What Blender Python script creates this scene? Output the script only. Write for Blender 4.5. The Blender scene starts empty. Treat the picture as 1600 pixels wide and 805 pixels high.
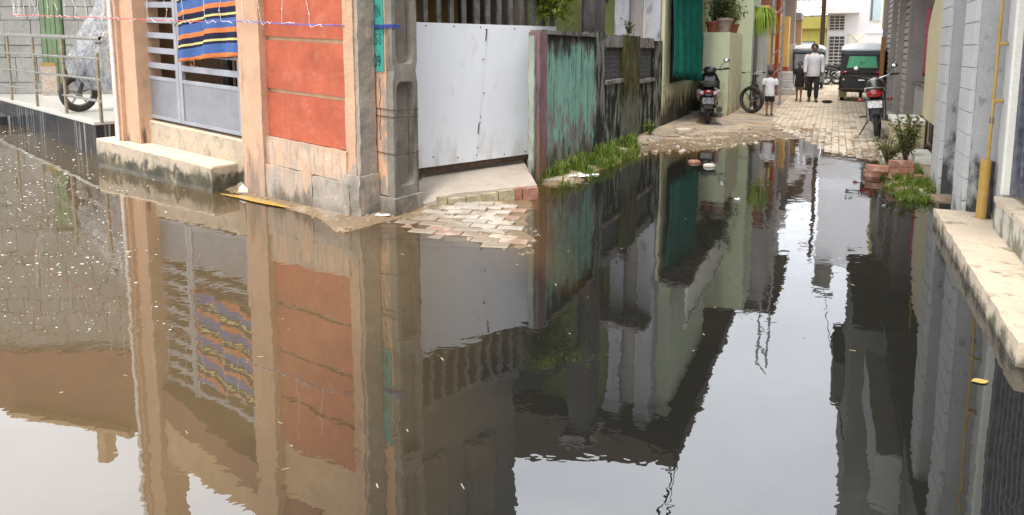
import bpy, bmesh, math, random
from mathutils import Vector, Matrix, noise as mnoise
rnd = random.Random(7)
R = math.radians
scene = bpy.context.scene
COL = scene.collection

# ------------------------------------------------------------------ camera
PITCH = R(6.5); FPX = 1000.0; HORIZON = 80.0; EYE = 1.6
AXIS_Y = HORIZON + FPX * math.tan(PITCH)
cam_data = bpy.data.cameras.new('camera')
cam = bpy.data.objects.new('camera', cam_data); COL.objects.link(cam)
cam.location = (0, 0, EYE); cam.rotation_euler = (R(90) - PITCH, 0, 0)
cam_data.sensor_width = 36.0; cam_data.lens = 36.0 * FPX / 1600.0
cam_data.shift_y = -(402.5 - AXIS_Y) / 1600.0
cam_data.clip_start = 0.05; cam_data.clip_end = 2000
scene.camera = cam

# ------------------------------------------------------------------ sky and sun
SUN_EL = R(70); SUN_AZ = R(200)          # azimuth clockwise from +Y
world = bpy.data.worlds.new('World'); scene.world = world; world.use_nodes = True
wn = world.node_tree.nodes; wl = world.node_tree.links
bg = wn['Background']; bg.inputs['Strength'].default_value = 0.12
sky = wn.new('ShaderNodeTexSky'); sky.sky_type = 'NISHITA'; sky.sun_disc = False
sky.sun_elevation = SUN_EL; sky.sun_rotation = SUN_AZ; sky.dust_density = 4.0; sky.air_density = 1.5
hsv = wn.new('ShaderNodeHueSaturation'); hsv.inputs['Saturation'].default_value = 0.35
wl.new(sky.outputs[0], hsv.inputs['Color'])
tcw = wn.new('ShaderNodeTexCoord'); mpw = wn.new('ShaderNodeMapping'); mpw.inputs['Scale'].default_value = (1.6, 1.6, 3.2)
nzw = wn.new('ShaderNodeTexNoise'); nzw.inputs['Scale'].default_value = 1.3; nzw.inputs['Detail'].default_value = 5
rpw = wn.new('ShaderNodeValToRGB')
rpw.color_ramp.elements[0].position = 0.3; rpw.color_ramp.elements[0].color = (20.5, 21.3, 23, 1)
rpw.color_ramp.elements[1].position = 0.7; rpw.color_ramp.elements[1].color = (29.5, 29.8, 30.5, 1)
mxw = wn.new('ShaderNodeMixRGB'); mxw.inputs[0].default_value = 0.88
wl.new(tcw.outputs['Generated'], mpw.inputs[0]); wl.new(mpw.outputs[0], nzw.inputs['Vector']); wl.new(nzw.outputs[0], rpw.inputs[0])
wl.new(hsv.outputs[0], mxw.inputs[1]); wl.new(rpw.outputs[0], mxw.inputs[2]); wl.new(mxw.outputs[0], bg.inputs['Color'])

sun_data = bpy.data.lights.new('sun', 'SUN'); sun_data.energy = 2.4; sun_data.angle = R(9); sun_data.color = (1.0, 0.94, 0.85)
sun = bpy.data.objects.new('sun', sun_data); COL.objects.link(sun)
sv = Vector((math.sin(SUN_AZ) * math.cos(SUN_EL), math.cos(SUN_AZ) * math.cos(SUN_EL), math.sin(SUN_EL)))
sun.rotation_euler = sv.to_track_quat('Z', 'Y').to_euler()

scene.view_settings.view_transform = 'Standard'; scene.view_settings.look = 'None'
scene.view_settings.exposure = 0.1; scene.view_settings.gamma = 1.0
scene.view_settings.use_curve_mapping = False
scene.render.engine = 'CYCLES'
scene.cycles.max_bounces = 6; scene.cycles.transparent_max_bounces = 12
scene.cycles.sample_clamp_indirect = 6.0
try: scene.cycles.use_denoising = True
except Exception: pass

# ------------------------------------------------------------------ surveying helpers
def ray(x, y):
    a = (x - 800) / FPX; b = (AXIS_Y - y) / FPX
    return Vector((a, b * math.sin(PITCH) + math.cos(PITCH), b * math.cos(PITCH) - math.sin(PITCH)))
def G(x, y, z=0.0):                       # the point at height z that the photo shows at x, y
    d = ray(x, y); t = (z - EYE) / d.z
    return Vector((d.x * t, d.y * t, z))
_d = ray(1306, 80); _n = math.hypot(_d.x, _d.y)
UL = Vector((_d.x / _n, _d.y / _n, 0)); NR = Vector((UL.y, -UL.x, 0))   # along the lane; to its right
def Lf(s, o, z=0.0): return UL * s + NR * o + Vector((0, 0, z))
def lane_of(p): return p.x * UL.x + p.y * UL.y, p.x * NR.x + p.y * NR.y
UF = Vector((-0.8127, 0.5827, 0)); NF = Vector((-0.5827, -0.8127, 0)); C0 = Vector((-1.714, 6.233, 0))
def Ff(t, out, z=0.0):                    # along the peach house front; towards the street; up (its courses sag to the corner)
    k = 0.042 * min(1.0, max(0.0, z / 0.3))
    return C0 + UF * t + NF * out + Vector((0, 0, z + k * t))
LANE_ROT = math.atan2(UL.y, UL.x)

# ------------------------------------------------------------------ mesh helpers
ident = lambda x, y, z: Vector((x, y, z))
class MB:
    def __init__(self, xf=None): self.v = []; self.f = []; self.xf = xf or ident; self.smooth = False
    def pt(self, p): self.v.append(self.xf(*p)); return len(self.v) - 1
    def box(self, a0, a1, b0, b1, c0, c1):
        i = len(self.v)
        for c in (c0, c1):
            for (a, b) in ((a0, b0), (a1, b0), (a1, b1), (a0, b1)): self.pt((a, b, c))
        self.f += [(i, i+3, i+2, i+1), (i+4, i+5, i+6, i+7), (i, i+1, i+5, i+4), (i+1, i+2, i+6, i+5), (i+2, i+3, i+7, i+6), (i+3, i, i+4, i+7)]
        return self
    def hexa(self, pts):                  # 8 points: bottom ring, top ring
        i = len(self.v)
        for p in pts: self.pt(p)
        self.f += [(i, i+3, i+2, i+1), (i+4, i+5, i+6, i+7), (i, i+1, i+5, i+4), (i+1, i+2, i+6, i+5), (i+2, i+3, i+7, i+6), (i+3, i, i+4, i+7)]
        return self
    def rbox(self, a0, a1, b0, b1, c0, c1, step=0.06, amp=0.006, freq=7.0, seed=0.0, low=0.0):
        def n(v0, v1): return max(1, int(round(abs(v1 - v0) / step)))
        na, nb, nc = n(a0, a1), n(b0, b1), n(c0, c1)
        def disp(p):
            w = self.xf(*p); q = (w + Vector((seed, seed * .7, 0))) * freq
            k = amp * (1 + low * max(0.0, 1 - (p[2] - c0) / 0.4))
            return w + k * (mnoise.noise_vector(q) + 0.6 * mnoise.noise_vector(q * 2.7))
        def grid(fn, nu, nv):
            i = len(self.v)
            for u in range(nu + 1):
                for v in range(nv + 1): self.v.append(disp(fn(u / nu, v / nv)))
            for u in range(nu):
                for v in range(nv):
                    k = i + u * (nv + 1) + v; self.f.append((k, k + nv + 1, k + nv + 2, k + 1))
        la, lb, lc = a1 - a0, b1 - b0, c1 - c0
        grid(lambda u, v: (a0 + la * u, b0, c0 + lc * v), na, nc); grid(lambda u, v: (a1 - la * u, b1, c0 + lc * v), na, nc)
        grid(lambda u, v: (a0, b1 - lb * u, c0 + lc * v), nb, nc); grid(lambda u, v: (a1, b0 + lb * u, c0 + lc * v), nb, nc)
        grid(lambda u, v: (a0 + la * u, b0 + lb * v, c1), na, nb); grid(lambda u, v: (a0 + la * v, b0 + lb * u, c0), nb, na)
        return self
    def tube(self, pts, r, n=8, closed=False, caps=True):
        P = [self.xf(*p) for p in pts]; m = len(P)
        rr = r if isinstance(r, (list, tuple)) else [r] * m
        i0 = len(self.v); up = None
        for k in range(m):
            a = P[(k - 1) % m] if (closed or k > 0) else P[k]; b = P[(k + 1) % m] if (closed or k < m - 1) else P[k]
            d = (b - a).normalized() if (b - a).length > 1e-9 else Vector((0, 0, 1))
            if up is None: up = d.orthogonal().normalized()
            up = (up - d * up.dot(d)); up = up.normalized() if up.length > 1e-6 else d.orthogonal().normalized()
            w = d.cross(up)
            for j in range(n):
                t = 2 * math.pi * j / n; self.v.append(P[k] + (up * math.cos(t) + w * math.sin(t)) * rr[k])
        for k in range(m if closed else m - 1):
            for j in range(n):
                a = i0 + k * n + j; b = i0 + k * n + (j + 1) % n; c = i0 + ((k + 1) % m) * n
                self.f.append((a, b, c + (j + 1) % n, c + j))
        if caps and not closed:
            self.f.append(tuple(i0 + j for j in range(n))[::-1]); self.f.append(tuple(i0 + (m - 1) * n + j for j in range(n)))
        return self
    def loft(self, rings, caps=True, closed=True):
        i0 = len(self.v); n = len(rings[0])
        for rg in rings:
            for p in rg: self.pt(p)
        for k in range(len(rings) - 1):
            for j in range(n if closed else n - 1):
                a = i0 + k * n + j; b = i0 + k * n + (j + 1) % n
                self.f.append((a, b, b + n, a + n))
        if caps and closed:
            self.f.append(tuple(i0 + j for j in range(n))[::-1]); self.f.append(tuple(i0 + (len(rings) - 1) * n + j for j in range(n)))
        return self
    def lathe(self, prof, n=16, c=(0, 0, 0)):
        return self.loft([[(c[0] + r * math.cos(2 * math.pi * j / n), c[1] + r * math.sin(2 * math.pi * j / n), c[2] + z) for j in range(n)] for r, z in prof])
    def ring(self, c, Rr, r, axis='y', n=28, m=8, flat=1.0):   # a torus; flat squashes it along its axis
        def pt(a, b):
            q = Rr + r * math.cos(b); h = r * flat * math.sin(b)
            if axis == 'y': return (c[0] + q * math.cos(a), c[1] + h, c[2] + q * math.sin(a))
            if axis == 'x': return (c[0] + h, c[1] + q * math.cos(a), c[2] + q * math.sin(a))
            return (c[0] + q * math.cos(a), c[1] + q * math.sin(a), c[2] + h)
        i0 = len(self.v)
        for k in range(n):
            for j in range(m): self.pt(pt(2 * math.pi * k / n, 2 * math.pi * j / m))
        for k in range(n):
            for j in range(m):
                a = i0 + k * m + j; b = i0 + k * m + (j + 1) % m; c2 = i0 + ((k + 1) % n) * m
                self.f.append((a, b, c2 + (j + 1) % m, c2 + j))
        return self
    def ball(self, c, rx, ry=None, rz=None, n=12, m=8):
        ry = ry or rx; rz = rz or rx
        return self.loft([[(c[0] + rx * math.sin(math.pi * k / m) * math.cos(2 * math.pi * j / n), c[1] + ry * math.sin(math.pi * k / m) * math.sin(2 * math.pi * j / n), c[2] - rz * math.cos(math.pi * k / m)) for j in range(n)]
                          for k in [0.15] + list(range(1, m)) + [m - 0.15]])
    def sheet(self, fn, nu, nv):
        i = len(self.v)
        for u in range(nu + 1):
            for v in range(nv + 1): self.pt(fn(u / nu, v / nv))
        for u in range(nu):
            for v in range(nv):
                k = i + u * (nv + 1) + v; self.f.append((k, k + nv + 1, k + nv + 2, k + 1))
        return self
    def quad(self, a, b, c, d):
        i = len(self.v)
        for p in (a, b, c, d): self.pt(p)
        self.f.append((i, i+1, i+2, i+3)); return self
    def build(self, name, mat, parent=None, smooth=False, bevel=0.0, solid=0.0, kind=None, angle=40):
        me = bpy.data.meshes.new(name)
        vs = self.v; off = Vector((0, 0, 0))
        if parent is None and vs:
            xs = [v.x for v in vs]; ys = [v.y for v in vs]
            off = Vector(((min(xs) + max(xs)) / 2, (min(ys) + max(ys)) / 2, min(v.z for v in vs)))
            vs = [v - off for v in vs]
        me.from_pydata([tuple(v) for v in vs], [], self.f); me.update()
        bm = bmesh.new(); bm.from_mesh(me); bmesh.ops.recalc_face_normals(bm, faces=bm.faces); bm.to_mesh(me); bm.free()
        for m in (mat if isinstance(mat, (list, tuple)) else [mat]): me.materials.append(m)
        ob = bpy.data.objects.new(name, me); COL.objects.link(ob); ob.location = off
        if smooth:
            for p in me.polygons: p.use_smooth = True
            try: me.set_sharp_from_angle(angle=R(angle))
            except Exception: pass
        if bevel:
            b = ob.modifiers.new('bevel', 'BEVEL'); b.width = bevel; b.segments = 2; b.limit_method = 'ANGLE'
        if solid:
            q = ob.modifiers.new('thick', 'SOLIDIFY'); q.thickness = solid; q.offset = 0
        if parent is not None: attach(ob, parent)
        if kind: ob['kind'] = kind
        return ob
LOCAL = set()
def attach(ob, parent):
    ob.parent = parent
    if parent.name in LOCAL: LOCAL.add(ob.name)
    else: ob.matrix_parent_inverse = Matrix.Translation(-root_loc(parent))
def root_loc(p):
    return Vector((0, 0, 0)) if p.parent is not None else Vector(p.location)
def tag(o, label, cat, group=None):
    o['label'] = label; o['category'] = cat
    if group: o['group'] = group
    return o
def thing(name, label, cat, loc=(0, 0, 0), group=None, rotz=None):
    o = bpy.data.objects.new(name, None); COL.objects.link(o); o.location = loc; o.empty_display_size = 0.2
    if rotz is not None: o.rotation_euler = (0, 0, rotz); LOCAL.add(o.name)
    return tag(o, label, cat, group)
def struct(o): o['kind'] = 'structure'; return o
def copy_tree(o, parent=None):
    c = o.copy(); COL.objects.link(c)
    if o.name in LOCAL: LOCAL.add(c.name)
    if parent is not None: c.parent = parent
    for ch in list(o.children): copy_tree(ch, c)
    return c

# ------------------------------------------------------------------ materials
def mat_base(name):
    m = bpy.data.materials.new(name); m.use_nodes = True
    nt = m.node_tree; return m, nt.nodes, nt.links, nt.nodes['Principled BSDF']
def c4(c): return (c[0], c[1], c[2], 1)
def wmat(name, base, rough=0.85, var=0.18, vscale=3.0, layers=(), bump=0.25, bscale=40.0, spec=0.25, metal=0.0, wet=None, fine_amp=1.0):
    """plaster, stone, paint: a base colour that wanders, stain layers (colour, scale xyz, lo, hi, (z0, z1, weight) or None, strength)"""
    m, N, L, B = mat_base(name)
    geo = N.new('ShaderNodeNewGeometry')
    def nz(scale, detail=6, rgh=0.62):
        mp = N.new('ShaderNodeMapping'); mp.inputs['Scale'].default_value = scale
        L.new(geo.outputs['Position'], mp.inputs[0])
        t = N.new('ShaderNodeTexNoise'); t.inputs['Scale'].default_value = 1.0; t.inputs['Detail'].default_value = detail; t.inputs['Roughness'].default_value = rgh
        L.new(mp.outputs[0], t.inputs['Vector']); return t.outputs[0]
    def rng(src, a, b, c=0.0, d=1.0):
        r = N.new('ShaderNodeMapRange'); r.inputs[1].default_value = a; r.inputs[2].default_value = b; r.inputs[3].default_value = c; r.inputs[4].default_value = d
        L.new(src, r.inputs[0]); return r.outputs[0]
    mx = N.new('ShaderNodeMixRGB'); mx.inputs[1].default_value = c4([x * (1 - var) for x in base]); mx.inputs[2].default_value = c4([min(1, x * (1 + var)) for x in base])
    L.new(rng(nz((vscale,) * 3), 0.3, 0.7), mx.inputs[0]); col = mx.outputs[0]
    fine = N.new('ShaderNodeMixRGB'); fine.blend_type = 'MULTIPLY'; fine.inputs[0].default_value = 1.0
    gr = N.new('ShaderNodeCombineColor'); fv = rng(nz((55, 55, 55), 3), 0.25, 0.75, 1 - 0.14 * fine_amp, 1 + 0.08 * fine_amp)
    for k in range(3): L.new(fv, gr.inputs[k])
    L.new(col, fine.inputs[1]); L.new(gr.outputs[0], fine.inputs[2]); col = fine.outputs[0]
    sep = None
    for (lc, sc, lo, hi, zf, st) in layers:
        f = nz(sc)
        if zf:
            if sep is None:
                sep = N.new('ShaderNodeSeparateXYZ'); L.new(geo.outputs['Position'], sep.inputs[0])
            a = N.new('ShaderNodeMath'); a.operation = 'ADD'; L.new(f, a.inputs[0]); L.new(rng(sep.outputs[2], zf[0], zf[1], zf[2], 0.0), a.inputs[1]); f = a.outputs[0]
        k = rng(f, lo, hi, 0.0, st)
        q = N.new('ShaderNodeMixRGB'); L.new(k, q.inputs[0]); L.new(col, q.inputs[1]); q.inputs[2].default_value = c4(lc); col = q.outputs[0]
    L.new(col, B.inputs['Base Color'])
    B.inputs['Roughness'].default_value = rough; B.inputs['Specular IOR Level'].default_value = spec; B.inputs['Metallic'].default_value = metal
    if wet:                               # damp up to this height: glossier
        if sep is None:
            sep = N.new('ShaderNodeSeparateXYZ'); L.new(geo.outputs['Position'], sep.inputs[0])
        L.new(rng(sep.outputs[2], wet * 0.3, wet, 0.25, rough), B.inputs['Roughness'])
    if bump:
        bp = N.new('ShaderNodeBump'); bp.inputs['Strength'].default_value = bump; bp.inputs['Distance'].default_value = 0.01
        ad = N.new('ShaderNodeMath'); ad.operation = 'ADD'; L.new(nz((bscale,) * 3, 5), ad.inputs[0]); L.new(nz((bscale * 0.2,) * 3, 3), ad.inputs[1])
        L.new(ad.outputs[0], bp.inputs['Height']); L.new(bp.outputs[0], B.inputs['Normal'])
    return m
def pmat(name, base, rough=0.45, metal=0.0, spec=0.5, var=0.1, scale=14.0, alpha=1.0, coat=0.0, trans=0.0, dust=None):
    """paint, metal, plastic, cloth, in the object's own space, a little dusty"""
    m, N, L, B = mat_base(name)
    tc = N.new('ShaderNodeTexCoord'); t = N.new('ShaderNodeTexNoise'); t.inputs['Scale'].default_value = scale; t.inputs['Detail'].default_value = 5
    L.new(tc.outputs['Object'], t.inputs['Vector'])
    mx = N.new('ShaderNodeMixRGB'); mx.inputs[1].default_value = c4([x * (1 - var) for x in base])
    d = dust or [x * (1 + var) + 0.01 * var for x in base]
    mx.inputs[2].default_value = c4([min(1, x) for x in d])
    r = N.new('ShaderNodeMapRange'); r.inputs[1].default_value = 0.35; r.inputs[2].default_value = 0.75; L.new(t.outputs[0], r.inputs[0]); L.new(r.outputs[0], mx.inputs[0])
    L.new(mx.outputs[0], B.inputs['Base Color'])
    rr = N.new('ShaderNodeMapRange'); rr.inputs[3].default_value = max(0.02, rough - 0.08); rr.inputs[4].default_value = min(1, rough + 0.12); L.new(t.outputs[0], rr.inputs[0]); L.new(rr.outputs[0], B.inputs['Roughness'])
    B.inputs['Metallic'].default_value = metal; B.inputs['Specular IOR Level'].default_value = spec; B.inputs['Alpha'].default_value = alpha
    B.inputs['Coat Weight'].default_value = coat; B.inputs['Transmission Weight'].default_value = trans
    return m
BLK = (0.02, 0.02, 0.018); GRM = (0.06, 0.055, 0.045); ALG = (0.05, 0.055, 0.025)
M = {}
M['peach'] = wmat('peach_plaster', (0.50, 0.31, 0.20), 0.8, 0.12, layers=[((0.30, 0.27, 0.23), (3, 3, 2.2), 0.66, 0.76, None, 0.6), ((0.05, 0.045, 0.04), (9, 9, 1.4), 0.64, 0.8, (0.1, 0.75, 0.30), 0.92), ((0.66, 0.46, 0.33), (14, 14, 9), 0.66, 0.75, None, 0.5), ((0.33, 0.22, 0.15), (2.5, 2.5, 1.2), 0.54, 0.70, None, 0.35), ((0.30, 0.22, 0.16), (5, 5, 3), 0.60, 0.70, (0.25, 0.6, 0.22), 0.6)], bump=0.3)
M['orange'] = wmat('orange_red_plaster', (0.40, 0.098, 0.05), 0.78, 0.2, 3.0, layers=[((0.30, 0.075, 0.045), (30, 30, 1.2), 0.56, 0.70, None, 0.45), ((0.46, 0.30, 0.20), (40, 40, 30), 0.70, 0.74, None, 0.8), ((0.48, 0.19, 0.13), (7, 7, 7), 0.55, 0.75, None, 0.6), ((0.36, 0.05, 0.03), (3, 3, 1.5), 0.6, 0.78, None, 0.5), ((0.62, 0.33, 0.24), (22, 22, 14), 0.7, 0.78, None, 0.6)], bump=0.5, bscale=70)
M['plinth'] = wmat('peach_plinth_worn', (0.52, 0.34, 0.23), 0.88, 0.18, layers=[((0.34, 0.28, 0.22), (3.2, 3.2, 3.2), 0.50, 0.64, (0.0, 0.5, 0.14), 0.8), ((0.30, 0.265, 0.225), (24, 24, 2.2), 0.50, 0.62, (0.0, 0.5, 0.10), 0.85), ((0.10, 0.085, 0.065), (8, 8, 2.5), 0.62, 0.8, (0.0, 0.3, 0.3), 0.85), ((0.66, 0.62, 0.56), (9, 9, 5), 0.68, 0.76, None, 0.6)], bump=0.7, bscale=30, wet=0.08)
M['cement'] = wmat('grey_cement', (0.30, 0.26, 0.215), 0.9, 0.25, layers=[((0.46, 0.31, 0.22), (20, 20, 3), 0.56, 0.66, None, 0.7), ((0.10, 0.09, 0.075), (4, 4, 1.5), 0.56, 0.75, (0.0, 0.5, 0.15), 0.8), ((0.46, 0.42, 0.36), (8, 8, 6), 0.6, 0.75, None, 0.6)], bump=0.8, bscale=28, wet=0.06)
M['pole'] = wmat('precast_concrete', (0.225, 0.205, 0.17), 0.92, 0.25, layers=[((0.055, 0.05, 0.04), (10, 10, 1.2), 0.55, 0.66, None, 0.7), ((0.11, 0.10, 0.085), (6, 6, 1.0), 0.55, 0.75, None, 0.7), ((0.42, 0.40, 0.36), (16, 16, 8), 0.62, 0.75, None, 0.6)], bump=0.8, bscale=45)
M['step'] = wmat('mossy_step', (0.42, 0.345, 0.255), 0.88, 0.16, layers=[((0.13, 0.115, 0.085), (9, 9, 6), 0.56, 0.70, None, 0.65), ((0.04, 0.038, 0.025), (5, 5, 4), 0.58, 0.74, (0.02, 0.26, 0.42), 0.95), ((0.16, 0.14, 0.09), (3, 3, 3), 0.55, 0.72, (0.1, 0.42, 0.12), 0.6), ((0.56, 0.42, 0.31), (6, 6, 4), 0.58, 0.7, None, 0.6)], bump=0.5, wet=0.05)
M['steptop'] = wmat('pale_step_top', (0.66, 0.52, 0.38), 0.85, 0.1, layers=[((0.36, 0.31, 0.24), (4, 4, 4), 0.62, 0.8, None, 0.6)], bump=0.3)  # paler than the step faces; also the room floor
M['rail'] = pmat('stainless_steel', (0.80, 0.79, 0.77), 0.2, 0.92, var=0.05)
M['railpost'] = pmat('dull_steel_post', (0.26, 0.215, 0.155), 0.4, 0.7, var=0.25)
M['gate'] = wmat('grey_gate_paint', (0.27, 0.275, 0.30), 0.5, 0.08, layers=[((0.20, 0.17, 0.14), (18, 18, 6), 0.66, 0.78, None, 0.6), ((0.38, 0.38, 0.40), (4, 4, 4), 0.5, 0.75, None, 0.4)], bump=0.1)
M['gatesheet'] = wmat('ribbed_gate_sheet', (0.26, 0.265, 0.28), 0.42, 0.1, layers=[((0.20, 0.19, 0.18), (3, 3, 40), 0.55, 0.7, None, 0.5), ((0.36, 0.36, 0.37), (12, 12, 3), 0.6, 0.75, None, 0.4)], bump=0.1, metal=0.2)
M['pvc'] = pmat('white_pipe', (0.78, 0.77, 0.74), 0.4, var=0.06, dust=(0.62, 0.58, 0.52))
M['whitesheet'] = wmat('white_metal_sheet', (0.76, 0.78, 0.82), 0.42, 0.03, 1.2, layers=[((0.50, 0.46, 0.40), (5, 5, 2.0), 0.60, 0.78, (0.2, 0.75, 0.24), 0.6), ((0.40, 0.27, 0.18), (16, 16, 0.7), 0.66, 0.76, None, 0.35), ((0.58, 0.58, 0.58), (2.5, 2.5, 2.5), 0.58, 0.72, None, 0.4), ((0.45, 0.40, 0.34), (25, 25, 5), 0.75, 0.82, None, 0.4)], bump=0.25, bscale=6.0, spec=0.45, fine_amp=0.12)
M['darkmetal'] = pmat('dark_painted_steel', (0.05, 0.05, 0.055), 0.55, 0.3, var=0.3, dust=(0.11, 0.105, 0.10))
M['barmetal'] = pmat('grey_gate_bar', (0.12, 0.115, 0.12), 0.5, 0.2, var=0.3, dust=(0.2, 0.19, 0.18))
M['rust'] = pmat('rusty_iron', (0.09, 0.055, 0.035), 0.8, 0.2, var=0.4)
M['tile'] = wmat('split_face_tile', (0.24, 0.235, 0.215), 0.85, 0.18, 2.0, layers=[((0.15, 0.145, 0.13), (14, 14, 14), 0.52, 0.66, None, 0.6)], bump=0.6, bscale=50)
M['grout'] = wmat('dark_joint', (0.13, 0.125, 0.11), 0.95, 0.1)
M['granite'] = wmat('black_granite', (0.022, 0.024, 0.028), 0.16, 0.3, 20, layers=[((0.46, 0.46, 0.45), (9, 9, 0.22), 0.54, 0.62, None, 0.6), ((0.2, 0.2, 0.2), (30, 30, 1.0), 0.62, 0.75, None, 0.4)], bump=0.0, spec=0.5)
M['marble'] = wmat('white_marble', (0.50, 0.48, 0.43), 0.3, 0.05, 1.5, layers=[((0.6, 0.56, 0.48), (3, 3, 3), 0.6, 0.75, None, 0.4)], bump=0.0)
M['greenwood'] = wmat('green_painted_wood', (0.12, 0.175, 0.095), 0.7, 0.2, 4, layers=[((0.12, 0.15, 0.09), (20, 20, 0.8), 0.55, 0.68, None, 0.75), ((0.30, 0.22, 0.12), (12, 12, 1.5), 0.62, 0.72, (1.0, 1.6, 0.12), 0.8)], bump=0.2)
M['redwall'] = wmat('red_brown_plaster', (0.22, 0.095, 0.065), 0.85, 0.15, layers=[((0.2, 0.12, 0.08), (3, 3, 1), 0.55, 0.75, None, 0.5)])
M['tanwall'] = wmat('tan_plaster', (0.50, 0.34, 0.20), 0.85, 0.15, layers=[((0.3, 0.22, 0.15), (3, 3, 1), 0.55, 0.75, None, 0.5)])
M['mud'] = wmat('mud', (0.30, 0.21, 0.12), 0.9, 0.3, 3)
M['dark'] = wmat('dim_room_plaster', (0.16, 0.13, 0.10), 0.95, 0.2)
M['stone'] = wmat('pale_stone', (0.58, 0.52, 0.44), 0.9, 0.15, 12, bump=0.8, bscale=50)
M['teal'] = wmat('teal_limewash_wall', (0.25, 0.47, 0.38), 0.92, 0.14, 4, layers=[((0.32, 0.52, 0.42), (12, 12, 1.0), 0.55, 0.7, None, 0.5), ((0.26, 0.25, 0.23), (5, 5, 2.6), 0.585, 0.66, (0.15, 1.05, 0.25), 0.95), ((0.09, 0.075, 0.06), (7, 7, 2.0), 0.68, 0.80, (0.1, 1.0, 0.27), 0.9), ((0.03, 0.033, 0.028), (20, 20, 1.1), 0.54, 0.66, None, 0.85), ((0.20, 0.13, 0.13), (6, 6, 3), 0.66, 0.76, (1.78, 1.45, 0.3), 0.8), ((0.035, 0.03, 0.027), (9, 9, 2.2), 0.64, 0.76, (1.80, 1.30, 0.34), 0.92)], bump=0.5)
M['tealtop'] = wmat('black_stained_wall_top', (0.10, 0.085, 0.08), 0.95, 0.3, 6, layers=[((0.20, 0.36, 0.29), (9, 9, 3.0), 0.5, 0.58, (1.42, 1.66, 0.20), 0.95), ((0.20, 0.12, 0.12), (7, 7, 7), 0.52, 0.66, None, 0.6), ((0.02, 0.02, 0.018), (14, 14, 2), 0.55, 0.7, None, 0.8)], bump=0.5)
M['moss'] = wmat('black_moss_wall', (0.20, 0.20, 0.175), 0.95, 0.2, 3, layers=[((0.24, 0.35, 0.28), (4, 4, 1.2), 0.50, 0.60, None, 0.75), ((0.40, 0.39, 0.36), (5, 5, 1.8), 0.58, 0.68, (0.2, 1.0, 0.06), 0.8), ((0.016, 0.016, 0.012), (6, 6, 1.6), 0.43, 0.53, None, 0.95), ((0.05, 0.055, 0.02), (10, 10, 4), 0.62, 0.75, None, 0.7)], bump=0.7)
M['mosspillar'] = wmat('olive_moss_pillar', (0.085, 0.078, 0.022), 0.97, 0.35, 8, layers=[((0.022, 0.02, 0.012), (12, 12, 1.4), 0.47, 0.6, None, 0.9), ((0.14, 0.15, 0.13), (6, 6, 2), 0.52, 0.68, (0.5, 1.0, 0.22), 0.85), ((0.2, 0.23, 0.19), (9, 9, 1.3), 0.64, 0.74, (0.9, 1.2, 0.1), 0.6)], bump=0.8)
M['mauve'] = wmat('faded_mauve_paint', (0.25, 0.15, 0.165), 0.92, 0.15, 4, layers=[((0.07, 0.055, 0.05), (6, 6, 2), 0.52, 0.68, None, 0.7), ((0.16, 0.10, 0.05), (6, 6, 3), 0.55, 0.7, (0.2, 0.7, 0.2), 0.8)], bump=0.5)
M['coping'] = wmat('wall_coping', (0.24, 0.22, 0.20), 0.95, 0.3, 5, layers=[((0.04, 0.038, 0.033), (6, 6, 6), 0.48, 0.62, None, 0.8)], bump=0.8)
M['jali'] = pmat('grey_block_grille', (0.105, 0.10, 0.105), 0.9, var=0.3)
M['olive'] = wmat('olive_green_wall', (0.155, 0.17, 0.062), 0.92, 0.12, 2, layers=[((0.08, 0.085, 0.04), (3, 3, 1), 0.55, 0.75, None, 0.5)])
M['darkpillar'] = wmat('weathered_dark_pillar', (0.10, 0.088, 0.085), 0.95, 0.25, 3, layers=[((0.18, 0.16, 0.17), (9, 9, 1), 0.56, 0.7, None, 0.6), ((0.025, 0.023, 0.02), (5, 5, 1.2), 0.55, 0.68, (1.8, 2.4, 0.1), 0.85)], bump=0.5)
M['whitepillar'] = wmat('grubby_white_pillar', (0.42, 0.42, 0.45), 0.9, 0.1, 3, layers=[((0.25, 0.24, 0.26), (8, 8, 1.2), 0.55, 0.7, None, 0.6), ((0.04, 0.04, 0.035), (6, 6, 2), 0.6, 0.75, (1.7, 2.3, 0.14), 0.85)])
M['pinkgrey'] = wmat('pinkish_grey_plaster', (0.34, 0.31, 0.30), 0.9, 0.12, 3, layers=[((0.27, 0.19, 0.19), (8, 8, 0.8), 0.55, 0.7, None, 0.6)])
M['cream'] = wmat('cream_green_plaster', (0.60, 0.59, 0.40), 0.85, 0.1, 2, layers=[((0.30, 0.22, 0.11), (3, 3, 3), 0.56, 0.72, (0.35, 1.0, 0.16), 0.7), ((0.04, 0.038, 0.03), (6, 6, 1.4), 0.56, 0.74, (0.0, 0.8, 0.46), 0.95)], bump=0.3)
M['planter'] = wmat('pale_green_plaster', (0.52, 0.57, 0.40), 0.85, 0.08, 2, layers=[((0.30, 0.22, 0.13), (10, 10, 0.7), 0.62, 0.74, (2.1, 1.7, 0.0), 0.6), ((0.32, 0.24, 0.13), (4, 4, 2), 0.62, 0.8, (0.1, 0.9, 0.24), 0.8)], bump=0.2)
M['plantside'] = wmat('pale_cream_plaster', (0.70, 0.69, 0.50), 0.85, 0.08, 2, layers=[((0.40, 0.30, 0.16), (4, 4, 2), 0.62, 0.8, (0.1, 0.9, 0.24), 0.8)], bump=0.2)
M['terracotta'] = pmat('terracotta', (0.30, 0.10, 0.055), 0.85, var=0.25)
M['potgrey'] = pmat('old_cement_pot', (0.34, 0.27, 0.22), 0.9, var=0.25)
M['yellowwall'] = wmat('yellow_ochre_wall', (0.68, 0.46, 0.16), 0.85, 0.08, 2)
M['maroon'] = wmat('maroon_dado', (0.22, 0.03, 0.03), 0.6, 0.1, 2)
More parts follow.
